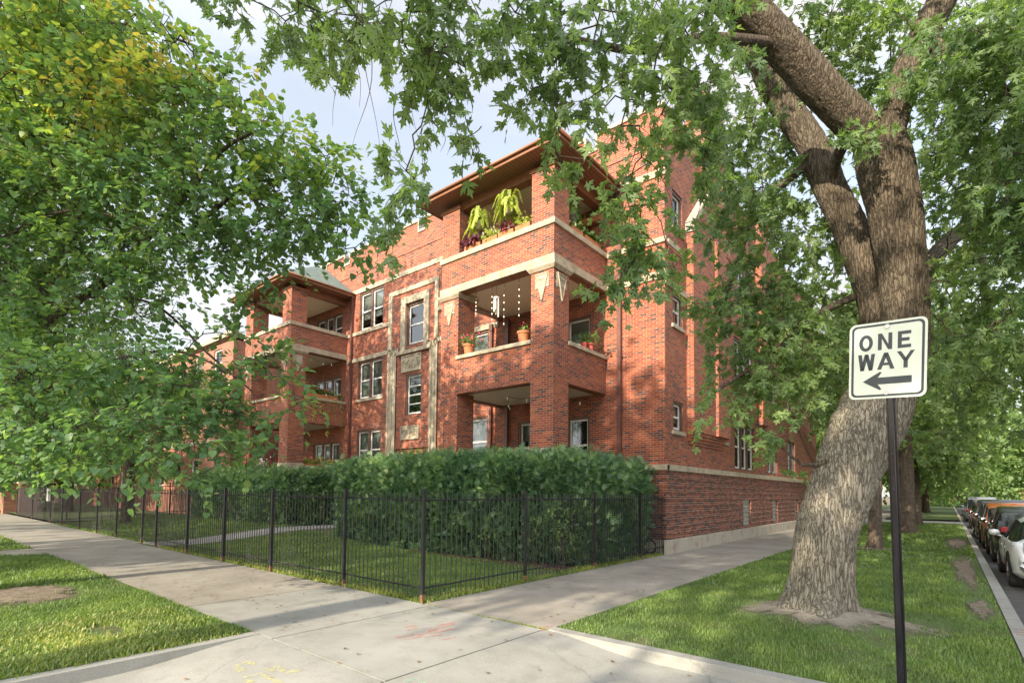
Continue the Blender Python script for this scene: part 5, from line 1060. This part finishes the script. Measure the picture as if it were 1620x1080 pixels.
# brick gate pier at the far left
for i, (x, y) in enumerate([(-46.2, 6.6), (-49, 6.2)]):
    t = thing('brick_pier', ('nearer' if i == 0 else 'farther')+' low brick pier at the end of the front fence', 'pier', (x, y, 0)); MB().box(-.45, .45, -.45, .45, 0, 2.0).build('shaft', M['brick_far'], t); MB().box(-.52, .52, -.52, .52, 2.0, 2.12).build('cap', M['stone'], t)
w2 = thing('garden_wall', 'low brick garden wall at the far left end of the sidewalk', 'wall', (-56, 6.4, 0)); MB().box(-6, 6, -.15, .15, 0, 1.6).build('wall', M['brick_far'], w2); MB().box(-6, 6, -.2, .2, 1.6, 1.7).build('cap', M['stone'], w2)
# rubbish and meter by the wall corner behind the fence
t = thing('hose_reel', 'coiled black hose lying by the wall corner behind the side fence', 'hose', (-6.75, 14.55, 0)); s = MB()
for k in range(4): s.tube([(.17*cos(a)*(1+.1*k), -.03*k, .22+.17*sin(a)*(1+.12*k)) for a in np.linspace(0, 6.2, 18)], .014, 6)
s.build('coil', M['rubber'], t)
# ================================================================ NEIGHBOUR BUILDING
nb = thing('neighbour_building', 'red brick neighbouring building with a stone band seen through the linden leaves', 'building', (-45, 20, 0))
s = MB(); Nf = F_(13.6-20); hl = [(-34.2+i*3.1, -33.0+i*3.1, z, z+1.7) for i in range(15) for z in (2.0, 5.4, 8.8) if not (i == 14 and z < 3)]+[(8.7, 9.9, .1, 2.3)]
wall_sheet(s, Nf, -36, 12, 0, 11, hl, .15)
s.quad((12, -6.4, 0), (12, 16, 0), (12, 16, 11), (12, -6.4, 11)); s.quad((-36, -6.4, 0), (-36, 16, 0), (-36, 16, 11), (-36, -6.4, 11)); s.quad((-36, 16, 0), (12, 16, 0), (12, 16, 11), (-36, 16, 11)); s.build('wall', M['brick_far'], nb)
for h in hl:
    q = MB(); bx(q, Nf, h[0], h[1], h[2], h[3], -.17, -.14); o = q.build('door' if h[2] < 1 else 'window', M['white'] if h[2] < 1 else M['glass_dark'], nb)
    if h[2] > 1:
        q = MB()
        for a in ((h[0], h[0]+.08, h[2], h[3]), (h[1]-.08, h[1], h[2], h[3]), (h[0]+.08, h[1]-.08, h[3]-.08, h[3]), (h[0]+.08, h[1]-.08, h[2], h[2]+.08), (h[0]+.08, h[1]-.08, (h[2]+h[3])/2-.04, (h[2]+h[3])/2+.04)): bx(q, Nf, *a, -.14, -.08)
        q.build('frame', M['white'], o)
s = MB(); bx(s, Nf, -36.1, 12.1, 11, 11.3, -.3, .2); bx(s, Nf, -36.02, 12.02, 4.6, 4.85, -.02, .05); bx(s, Nf, -36.02, 12.02, 8.0, 8.25, -.02, .05); s.build('stone_band', M['stone'], nb)
s = MB(); s.box(-36, 12, -6.4, 16, 10.8, 10.9); s.build('flat_roof', M['flat_roof'], nb)
# blocks past the cross street and beyond the end of the road, seen through foliage
def far_block(name, lab, x, y, wx, wy, h, m='brick_far'):
    t = thing(name, lab, 'building', (x, y, 0)); s = MB().box(-wx/2, wx/2, 0, wy, 0, h); s.build('wall', M[m], t)
    s = MB().box(-wx/2-.2, wx/2+.2, -.2, wy+.2, h, h+.3); s.build('cornice', M['stone'], t)
    for i in range(int(wx/3)):
        for z in np.arange(1.6, h-1.5, 3.1): MB().box(-wx/2+1+i*3, -wx/2+2.2+i*3, -.05, .0, z, z+1.6).build('window', M['glass_dark'], t)
    return t
far_block('apartment_block', 'brick block beyond the cross street at the left of the side street', -16, 62, 18, 20, 10)
far_block('apartment_block', 'orange brick block at the far end of the side street', 9, 160, 30, 20, 11)
far_block('row_house', 'brick house on the right side of the far street', 22, 60, 12, 14, 9)
# ================================================================ ONE WAY SIGN
sg = thing('street_sign', 'white square one way sign with left arrow on a black steel post', 'sign')
base = at(1427, 1125, 4.6); topp = at(1405, 512, 4.6)
fl = sdir  # unused
c0 = np.array([-.35, 5.83, -.1]); ptop = at(1404, 515, 4.62)
ax = Vector(ptop-c0).normalized()
side = Vector((1, .35, 0)).normalized(); fwd = ax.cross(side).normalized(); side = fwd.cross(ax).normalized()
LT, RT = Vector(at(1341, 516, 4.8)), Vector(at(1464, 500, 4.42)); LB, RB = Vector(at(1346.5, 633, 4.8)), Vector(at(1470, 625, 4.42))
O = (LT+RT+LB+RB)/4; U = ((RT-LT)+(RB-LB)).normalized(); Wv = ((LT-LB)+(RT-RB)); Wv = (Wv-U*Wv.dot(U)).normalized(); Nn_ = U.cross(Wv).normalized()
if Nn_.dot(Vector((0, 0, CH))-O) < 0: Nn_ = -Nn_
SW = ((RT-LT).length+(RB-LB).length)/4; SH = ((LT-LB).length+(RT-RB).length)/4
qv = Vector(at(1405, 560, 1))-Vector((0, 0, CH)); tq = (O-Vector((0, 0, CH))).dot(Nn_)/qv.dot(Nn_); mid_ = Vector((0, 0, CH))+qv*tq
sv = U.copy(); ax = Vector((.0, .0, 1)); foot = Vector(at(1428, 1120, 4.62)); ptop = mid_-Nn_*.034; cz = Vector((foot.x, foot.y, -.15))
dirp = (ptop-foot).normalized(); c0 = ptop-dirp*((ptop.z+.15)/dirp.z); ptop = ptop+dirp*.26; ax = dirp; fwd = (Nn_-ax*Nn_.dot(ax)).normalized(); side = fwd.cross(ax).normalized()
s = MB(); Lp = (Vector(ptop)-Vector(c0)).length
def pp(u, d, z): return tuple(Vector(c0)+side*u+fwd*d+ax*z)
hw = .036; prof = [(-hw, -.03), (-hw*.55, -.03), (-hw*.4, .0), (hw*.4, .0), (hw*.55, -.03), (hw, -.03), (hw, -.02), (hw*.68, -.02), (hw*.5, .03), (-hw*.5, .03), (-hw*.68, -.02), (-hw, -.02)]
n = len(prof); s.v += [pp(u, d, 0) for u, d in prof]+[pp(u, d, Lp) for u, d in prof]; s.f += [tuple(range(n)), tuple(range(2*n-1, n-1, -1))]+[(i, (i+1) % n, n+(i+1) % n, n+i) for i in range(n)]
post = s.build('post', M['pole'], sg, bevel=.003)
def sp(u, v, d): return tuple(O+U*u+Wv*v+Nn_*d)
def rrect(a, b, r, k=6):
    out_ = []
    for cx, cy, t0 in ((a-r, b-r, 0), (-a+r, b-r, pi/2), (-a+r, -b+r, pi), (a-r, -b+r, 1.5*pi)):
        for i in range(k+1): t = t0+pi/2*i/k; out_.append((cx+r*cos(t), cy+r*sin(t)))
    return out_
s = MB(); s.prism(rrect(SW, SH, .05), .003, -.001, sp); plate = s.build('plate', M['sign_white'], sg)
s = MB(); A_ = rrect(SW-.018, SH-.018, .04); B_ = rrect(SW-.036, SH-.036, .03); n = len(A_)
for i in range(n): j = (i+1) % n; s.quad(sp(*A_[i], .0045), sp(*A_[j], .0045), sp(*B_[j], .0045), sp(*B_[i], .0045))
s.build('border', M['sign_black'], plate)
def stroke(mb, poly, d=.0045): mb.quad(*[sp(u, v, d) for u, v in poly])
LH = SH*.43; LW = SW*.35; tk = SW*.10
def letter(ch, cx, cy, w_, h):
    s = MB(); x0, x1, y0, y1 = cx-w_/2, cx+w_/2, cy-h/2, cy+h/2; t = tk
    if ch == 'O':
        k = 28; o1 = [(cx+w_/2*cos(2*pi*i/k), cy+h/2*sin(2*pi*i/k)) for i in range(k)]; o2 = [(cx+(w_/2-t)*cos(2*pi*i/k), cy+(h/2-t)*sin(2*pi*i/k)) for i in range(k)]
        for i in range(k): j = (i+1) % k; stroke(s, (o1[i], o1[j], o2[j], o2[i]))
    if ch == 'N': stroke(s, ((x0, y0), (x0+t, y0), (x0+t, y1), (x0, y1))); stroke(s, ((x1-t, y0), (x1, y0), (x1, y1), (x1-t, y1))); stroke(s, ((x0+t, y1), (x0+t, y1-t*1.7), (x1-t, y0), (x1-t, y0+t*1.7)))
    if ch == 'E':
        stroke(s, ((x0, y0), (x0+t, y0), (x0+t, y1), (x0, y1)))
        for yy, e in ((y0, x1), (cy-t/2, x1-w_*.12), (y1-t, x1)): stroke(s, ((x0+t, yy), (e, yy), (e, yy+t), (x0+t, yy+t)))
    if ch == 'W':
        q = w_/4; m_ = t*.5
        for a, b in (((x0+m_, y1), (x0+q+.0, y0)), ((x0+q, y0), (cx, y1)), ((cx, y1), (x1-q, y0)), ((x1-q, y0), (x1-m_, y1))): stroke(s, ((a[0]-m_, a[1]), (a[0]+m_, a[1]), (b[0]+m_, b[1]), (b[0]-m_, b[1])))
    if ch == 'A':
        m_ = t*.53
        for a in (x0+m_, x1-m_): stroke(s, ((a-m_, y0), (a+m_, y0), (cx+m_, y1), (cx-m_, y1)))
        stroke(s, ((x0+w_*.22, y0+h*.24), (x1-w_*.22, y0+h*.24), (x1-w_*.26, y0+h*.24+t*.8), (x0+w_*.26, y0+h*.24+t*.8)), .0048)
    if ch == 'Y':
        m_ = t*.53
        for a in (x0+m_, x1-m_): stroke(s, ((a-m_, y1), (a+m_, y1), (cx+m_, cy-.01), (cx-m_, cy-.01)))
        stroke(s, ((cx-m_, y0), (cx+m_, y0), (cx+m_, cy), (cx-m_, cy)))
    return s.build('letter', M['sign_black'], plate)
for ch_, cx in (('O', -.55), ('N', -.05), ('E', .44)): letter(ch_, cx*SW, .48*SH, LW*1.05 if ch_ != 'E' else LW*.95, LH)
for ch_, cx in (('W', -.53), ('A', -.02), ('Y', .48)): letter(ch_, cx*SW, -.03*SH, LW*(1.3 if ch_ == 'W' else 1.28), LH)
s = MB(); yy = -.54*SH; stroke(s, ((-.22*SW, yy-.09*SH), (.64*SW, yy-.09*SH), (.64*SW, yy+.09*SH), (-.22*SW, yy+.09*SH)))
stroke(s, ((-.62*SW, yy), (-.17*SW, yy-.24*SH), (-.12*SW, yy-.22*SH), (-.22*SW, yy-.09*SH), (-.22*SW, yy+.09*SH), (-.12*SW, yy+.22*SH), (-.17*SW, yy+.24*SH))); s.build('arrow', M['sign_black'], plate)
for v in (.86, -.86):
    s = MB(); s.v = []; k = 10; s.v = [sp(.019*cos(2*pi*i/k), v*SH+.019*sin(2*pi*i/k), .012) for i in range(k)]+[sp(.021*cos(2*pi*i/k), v*SH+.021*sin(2*pi*i/k), .001) for i in range(k)]; s.f = [tuple(range(k))]+[(i, k+i, k+(i+1) % k, (i+1) % k) for i in range(k)]; s.build('bolt', M['metal'], plate)
for z_ in (Lp-.87, Lp-.92, Lp-1.12, Lp-1.34, Lp-1.43):
    s = MB(); k = 8; s.v = [pp(.007*cos(2*pi*q/k), -.0025*0+.0312, z_+.007*sin(2*pi*q/k)) for q in range(k)]+[pp(.007*cos(2*pi*q/k), .0025-.003, z_+.007*sin(2*pi*q/k)) for q in range(k)]
    s.f = [tuple(range(k))]
    for q in range(8): pass
    s.build('punched_hole', M['iron'], post)
# ================================================================ PAINT MARKS ON THE CONCRETE
def paint(name, strokes, m, lab, w_=.075):
    t = thing(name, lab, 'paint mark', (*strokes[0][0], 0)); ox, oy = strokes[0][0]
    for st in strokes:
        V = []; F = []
        for i in range(len(st)-1):
            a, b = Vector((*st[i], 0)), Vector((*st[i+1], 0)); n = max(2, int((b-a).length/.04)); d = (b-a).normalized(); q = Vector((-d.y, d.x, 0))
            for k in range(n+1):
                p = a.lerp(b, k/n); r0 = w_*rng.uniform(.35, 1)/2; c = len(V)
                for v in (p-q*r0, p+q*r0): V.append((v.x-ox, v.y-oy, padz(v.x, v.y)+.006))
                if k: F.append((c-2, c, c+1, c-1))
        me = bpy.data.meshes.new('stroke'); me.from_pydata(V, [], F); me.update(); link('stroke', me, M[m], t)
    return t
def chalk(name, c):
    m = mat(name, c, .9); l = m.node_tree.links; n = m.node_tree.nodes; t = n.new('ShaderNodeBsdfTransparent'); x = n.new('ShaderNodeMixShader'); g = nd(m, 'ShaderNodeTexCoord')
    z_ = nd(m, 'ShaderNodeTexNoise', Scale=26, Detail=6, Roughness=.7); l.new(g.outputs['Object'], z_.inputs[0]); r = ramp(m, z_.outputs['Fac'], [(.40, (.04, .04, .04)), (.62, (.62, .62, .62))]); l.new(r.outputs[0], x.inputs[0]); l.new(t.outputs[0], x.inputs[1]); l.new(n['Principled BSDF'].outputs[0], x.inputs[2]); l.new(x.outputs[0], n['Material Output'].inputs[0]); return m
M['pinkpaint'] = chalk('pink_spray', (.58, .2, .16)); M['yellowpaint'] = chalk('yellow_spray', (.55, .52, .22)); M['mintpaint'] = chalk('mint_spray', (.35, .62, .42))
def gp(px, py):
    a = at(px, py, 1)-np.array([0, 0, CH]); t = (0-CH)/a[2]; return (a[0]*t, a[1]*t)
def G_(*q): return [gp(*p) for p in q]
paint('pink_utility_mark', [G_((626, 1009), (655, 1003)), G_((640, 1012), (668, 1006)), G_((660, 1005), (690, 996)), G_((676, 998), (722, 986)), G_((640, 992), (658, 989)), G_((644, 997), (660, 993)), G_((680, 1002), (720, 994)), G_((700, 1012), (722, 1007)), G_((690, 990), (720, 984)), G_((672, 1008), (700, 1003))], 'pinkpaint', 'faded pink spray marks on the corner concrete pad')
paint('pink_utility_mark', [G_((850, 993), (875, 990)), G_((855, 997), (872, 994))], 'pinkpaint', 'small pink spray mark where the pad meets the right grass')
paint('yellow_utility_mark', [G_((374, 1046), (392, 1041), (404, 1046)), G_((374, 1047), (384, 1054)), G_((386, 1062), (408, 1060)), G_((412, 1058), (452, 1078)), G_((420, 1052), (434, 1056)), G_((436, 1050), (450, 1058)), G_((452, 1060), (476, 1058)), G_((388, 1066), (400, 1069))], 'yellowpaint', 'faded yellow spray arrow on the concrete at lower left')
paint('mint_paint_spill', [G_((640, 1078), (655, 1072)), G_((660, 1074), (675, 1079)), G_((722, 1076), (735, 1073))], 'mintpaint', 'pale mint paint spots at bottom centre of the concrete', .05)
t = thing('pink_utility_mark', 'pink spray mark on top of the right curb', 'paint mark', (.68, 9.5, .0125))
for k in range(3): MB().quad(*[(x, y, 0) for x, y in ((-.06, -.15+k*.16), (.06, -.12+k*.16), (.06, -.05+k*.16), (-.06, -.08+k*.16))]).build('stroke', M['pinkpaint'], t)
# ================================================================ CARS
def paintm(name, c, met=.3): return mat(name, c, .28, Metallic=met, Coat_Weight=.6, Coat_Roughness=.05)
def car(label, x, y, col, L_=4.6, W_=1.82, H_=1.46, suv=False, heading=-1, name='parked_car', grp='cars parked along the curb', far=False, tail=None):
    """body lofted from cross-sections; nose towards -y when heading is -1"""
    t = thing(name, label, 'car', (x, y, -.12), grp); t.rotation_euler = (0, 0, pi if heading < 0 else 0)
    hw = W_/2; hb = .95 if not suv else 1.08
    hood = .74 if not suv else .98
    if suv: st = [(-.5, .42, .62, .8, .60, 0), (-.485, .3, .9, .92, .82, 0), (-.44, .24, 1.04, 1.0, .92, 0), (-.40, .22, hb, H_*.90, .80, 1), (-.34, .22, hb, H_*.99, .82, 1), (-.1, .22, hb, H_, .82, 1), (.08, .22, hb, H_*.985, .81, 1), (.24, .22, hb, hb+.05, .86, 2), (.36, .22, hood, hood+.04, .88, 0), (.45, .26, hood*.93, hood*.95, .82, 0), (.49, .34, hood*.8, hood*.8, .7, 0), (.5, .44, .62, .64, .6, 0)]
    else: st = [(-.5, .42, .6, .66, .62, 0), (-.485, .32, .85, .86, .8, 0), (-.43, .25, hb, hb+.04, .86, 0), (-.33, .22, hb, hb+.07, .84, 2), (-.17, .22, hb, H_*.97, .68, 1), (-.02, .22, hb, H_, .69, 1), (.1, .22, hb*.97, H_*.95, .68, 1), (.25, .22, hb*.95, hb*.95+.03, .82, 2), (.38, .24, hood, hood+.03, .82, 0), (.46, .28, hood*.88, hood*.9, .76, 0), (.49, .36, hood*.72, hood*.74, .68, 0), (.5, .42, .56, .58, .6, 0)]
    rings = []
    for (s_, zl, zb, zt, rw, kind) in st:
        e = 1-.12*(max(0, abs(s_)-.38)/.12)**2; h = hw*e; yv = s_*L_
        R_ = [(0, zl), (h*.85, zl), (h*.97, zl+.1), (h, (zl+zb)/2), (h*.985, zb-.05), (h*.95, zb)]
        if kind == 0: R_ += [(h*.9, (zb+zt)/2), (h*.7, zt-.005), (0, zt+.01)]
        else: R_ += [(hw*rw+(h*.93-hw*rw)*.12, zt-.07), (hw*rw*.9, zt-.015), (0, zt)]
        rings.append([(a, yv, b) for a, b in R_])
    V = []; F = []; FG = []; k = len(rings[0])
    for r_ in rings:
        V += r_; V += [(-a, b, c) for a, b, c in r_[-2:0:-1]]
    m_ = 2*k-2
    for i in range(len(rings)-1):
        for j in range(m_):
            f = (i*m_+j, i*m_+(j+1) % m_, (i+1)*m_+(j+1) % m_, (i+1)*m_+j)
            jj = j if j < k-1 else m_-1-j; ka, kb = st[i][5], st[i+1][5]
            side_g = jj == 5 and ka == 1 and kb in (1, 2) or jj == 5 and ka == 2 and kb == 1
            ws = (ka, kb) in ((1, 2), (2, 1)) and jj >= 6 or (suv and ka == 0 and kb == 1 and jj >= 6)
            (FG if (side_g or ws) else F).append(f)
    F.append(tuple(range(m_))); F.append(tuple(range(len(V)-1, len(V)-1-m_, -1)))
    def mk(nm, faces, m, off=0):
        me = bpy.data.meshes.new(nm); me.from_pydata(V, [], faces); me.update(); o = link(nm, me, m, t, True); return o
    body = mk('body', F, col); body.data.update(); gl = mk('windows', FG, M['glass_dark'])
    # pillars
    for i in range(3, 8):
        for sg_ in (-1, 1):
            if st[i][5] == 1 and i % 2 == 1: a, b = rings[i][5], rings[i][6]; MB().tube([(sg_*(a[0]+.004), a[1], a[2]), (sg_*(b[0]+.004), b[1], b[2])], .03, 5).build('window_pillar', M['rubber'], t)
    wr = .33 if not suv else .38
    for sx in (-1, 1):
        for yy in (-.30*L_, .31*L_):
            s = MB(); cx = sx*(hw-.11); Q = [(wr*.62, -.11), (wr*.9, -.115), (wr, -.08), (wr, .08), (wr*.9, .115), (wr*.62, .11)]; n_ = 28
            for r_, d in Q:
                for q in range(n_): a = 2*pi*q/n_; s.v.append((cx+d, yy+r_*cos(a), wr+r_*sin(a)))
            for i in range(len(Q)-1):
                for q in range(n_): b = i*n_; s.f.append((b+q, b+(q+1) % n_, b+n_+(q+1) % n_, b+n_+q))
            wh = s.build('wheel', M['rubber'], t, smooth=True)
            s = MB(); n0 = 20; s.v = [(cx+sx*.1, yy, wr)]+[(cx+sx*.085, yy+wr*.64*cos(2*pi*q/n0), wr+wr*.64*sin(2*pi*q/n0)) for q in range(n0)]; s.f = [(0, 1+q, 1+(q+1) % n0) for q in range(n0)]
            for q in range(5): a = 2*pi*q/5; s.tube([(cx+sx*.11, yy, wr), (cx+sx*.1, yy+wr*.6*cos(a), wr+wr*.6*sin(a))], .03, 5)
            s.build('rim', M['chrome'], wh)
            if not far:
                s = MB(); s.tube([(sx*(hw*.99+.004), yy+(wr+.06)*cos(a), wr+(wr+.06)*sin(a)) for a in np.linspace(0, pi, 14)], .03, 5); s.build('wheel_arch', M['rubber'], t)
    for sx in (-1, 1):
        s = MB(); z_ = hood*.8; s.lathe((sx*hw*.72, L_*.468, z_), [(0, -.09), (.16, -.06), (.2, 0), (.14, .07), (0, .09)], 12); s.build('headlight', M['chrome'], t, smooth=True)
        s = MB(); s.box(sx*hw*.68-.12, sx*hw*.68+.12, -L_*.5+.0, -L_*.478, .78, .98) if not suv else s.box(sx*hw*.74-.08, sx*hw*.74+.08, -L_*.5+.03, -L_*.47, .9, 1.06); s.build('tail_light', M[tail] if tail else M['tail_red'], t, bevel=.02)
        s = MB(); s.lathe((sx*(hw+.1), L_*.19, hb+.06), [(0, -.075), (.07, -.06), (.11, 0), (.08, .07), (0, .085)], 12); s.tube([(sx*(hw-.06), L_*.19, hb-.03), (sx*(hw+.06), L_*.19, hb+.02)], .025, 6); s.build('mirror', M['chrome'] if suv else col, t, smooth=True)
        for yy in (-.12*L_, .1*L_):
            if not far: s = MB().box(sx*hw*1.0-.01, sx*hw*1.0+.012, yy-.1, yy+.08, hb-.2, hb-.16); s.build('door_handle', M['chrome'] if suv else col, t, bevel=.008)
            s = MB().box(sx*hw*.997-.004, sx*hw*.997+.002, yy+.14, yy+.152, .35, hb-.06); s.build('door_seam', M['rubber'], t)
    s = MB().box(-.28, .28, -L_*.5-.006, -L_*.5+.03, .62, .76); s.build('number_plate', M['white'], t)
    s = MB().box(-hw*.55, hw*.55, L_*.49, L_*.505, .45, .66); s.build('grille', M['rubber'], t)
    return t
M['tail_red'] = mat('tail_red', (.22, .008, .01), .25)
W = paintm('car_white', (.72, .74, .74), 0); K = paintm('car_black', (.012, .016, .014)); Or = paintm('car_orange', (.42, .13, .04)); Bk = paintm('car_charcoal', (.03, .032, .036)); Rd = paintm('car_red', (.42, .02, .03)); Gy = paintm('car_grey', (.25, .27, .3))
cx = .98+.91
car('white sedan, nearest car parked at the right curb', cx-.04, 16.8, W, 4.6, 1.82, 1.44, heading=1, tail='chrome')
car('black sport utility with chrome mirrors parked just beyond the white sedan', cx-.04, 22.3, K, 4.7, 1.85, 1.62, suv=True, heading=1)
car('burnt orange sport utility, third from the corner', cx-.04, 27.7, Or, 4.6, 1.85, 1.68, suv=True, heading=1)
car('charcoal sport utility with red tail lights ahead of the orange one', cx-.04, 33.4, Bk, 4.8, 1.9, 1.78, suv=True, heading=1)
car('bright red car just before the cross street', cx-.05, 43.0, Rd, 4.4, 1.75, 1.45, heading=1, far=True)
car('tall grey van just past the red car along the left curb', cx, 54, Gy, 4.9, 1.9, 1.9, suv=True, heading=1, far=True)
car('grey car farther up the left curb beyond the van', cx, 60.5, Bk, 4.5, 1.8, 1.5, heading=1, far=True)
car('silver car farthest along the left curb', cx, 68, Gy, 4.5, 1.8, 1.5, heading=1, far=True)
car('grey car on the opposite right curb in the distance', 8.3, 70, Gy, 4.5, 1.8, 1.5, heading=-1, far=True)
